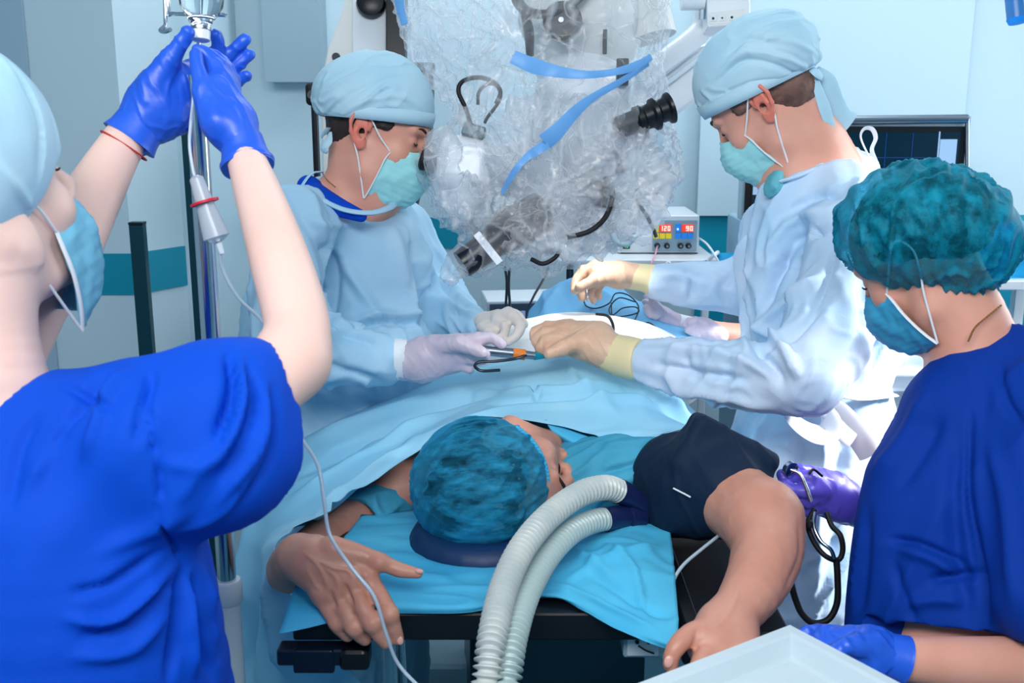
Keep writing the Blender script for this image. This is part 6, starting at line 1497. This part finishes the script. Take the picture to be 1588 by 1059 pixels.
S.ch([(850, 330, 2.0, 66), (900, 352, 2.0, 48), (950, 340, 2.02, 36)], .04); S.ch([(780, 372, 1.97, 34), (850, 378, 1.98, 42)], .03)
S.ch([(830, 335, 1.98, 46), (785, 362, 1.96, 40), (738, 392, 1.95, 30)], .02); S.ch([(738, 392, 1.95, 29), (708, 412, 1.945, 18), (702, 428, 1.94, 8)], .02)
S.ch([(680, 256, 2.03, 26), (668, 252, 2.03, 18)], .02)
S.ch([(1030, 178, 1.96, 26), (1060, 165, 2.02, 30)], .008, True)
# eyepieces poke out through the film
Vb, Fb = S.mesh(.0042); Vb = relax(Vb, Fb, 1); Nb = vnormals(Vb, Fb); Vb = Vb+Nb*crumple(Vb, Nb)[:, None]
mk('bag_film', Vb, Fb, M['film'], bg_)
M['film_dense'] = film_mat('bunched_film', .2, 1.0, srgb(250, 250, 252), 9., .1)
def bunch(S, seed, res=.0065, s=1.3):
    V, F_ = S.mesh(res); N_ = vnormals(V, F_); V = V+N_*crumple(V, N_, s, seed)[:, None]
    return mk('bunched_film', V, F_, M['film_dense'], bg_, False)
S = Sdf(); S.el(862, 318, 1.93, 60, 52, .035, 0, 0, .02); S.el(860, 372, 1.935, 80, 28, .03, 0, 0, .02); bunch(S, 1)
S = Sdf(); S.el(985, 285, 1.95, 52, 66, .03, 0, 0, .02); S.el(980, 335, 1.95, 34, 34, .03, 0, 0, .02); bunch(S, 2)
S = Sdf(); S.el(728, 318, 1.95, 44, 40, .035, 0, 0, .02); S.el(690, 250, 1.965, 22, 50, .03, 0, 0, .02); bunch(S, 3)
S = Sdf(); S.el(905, 205, 1.93, 60, 44, .03, -20, 0, .02); S.el(800, 210, 1.95, 40, 70, .03, 30, 0, .02); bunch(S, 4)
S = Sdf(); S.el(722, 415, 1.925, 26, 12, .018, -35, 0, .02); bunch(S, 5, .004, .6)
def tape(pts, w, name, m=None, seed=0):
    P = []
    for x, y in crs(np.array(pts, float), 5): 
        d = depth_at(Vb, x, y); P.append(W(x, y, (d or 1.95)-.004))
    P = np.array(P)
    for _ in range(2): P[1:-1] = (P[:-2]+P[1:-1]*2+P[2:])/4
    mb = MB(); mb.tube(P, w, 8, smooth=False, flat=.12, up=AU); return mb.build(name, m or M['tape'], bg_)
M['tape'] = mat('pale_blue_tape', srgb(110, 172, 232), .45)
tape([(795, 88), (830, 103), (870, 112), (910, 116), (950, 112), (985, 103), (1010, 88)], [.012, .014, .010, .007, .006, .008, .006], 'blue_tape')
tape([(1006, 98), (960, 128), (920, 150), (890, 175), (868, 200), (845, 220)], [.005, .006, .007, .011, .014, .016], 'blue_tape')
tape([(850, 222), (828, 236), (812, 248), (795, 270), (778, 300)], [.010, .009, .006, .006, .004], 'blue_tape')
tape([(617, -20), (620, 10), (628, 38)], [.012, .010, .008], 'blue_tape')
for i, pts in enumerate(([(783, 414), (786, 440), (784, 480), (782, 520)], [(790, 416), (789, 445), (791, 480), (790, 520)])):
    mb = MB(); mb.tube([W(x, y, 2.12+.03*k) for k, (x, y) in enumerate(pts)], .0028, 8, 6)
    tag(mb.build('hanging_cable', M['dkcord']), 'dark cable hanging from the microscope to the control unit, %s of the pair' % ('left' if i == 0 else 'right'), 'cable', 'cables below the microscope')
mb = MB(); mb.tube([W(*p) for p in [(850, 416, 2.12), (842, 435, 2.2), (830, 455, 2.35), (820, 475, 2.5)]], .0028, 8, 6); tag(mb.build('hanging_cable', mat('brown_cord', srgb(84, 56, 58), .4)), 'brown cable slanting down from the bag behind the blue drape', 'cable')
mb = MB(); mb.tube([W(*p) for p in [(884, 408, 2.6), (884, 430, 2.6), (884, 470, 2.6)]], .0022, 8, 6); tag(mb.build('hanging_cable', M['dkcord']), 'short thin dark cable hanging below the white shelf edge', 'cable')
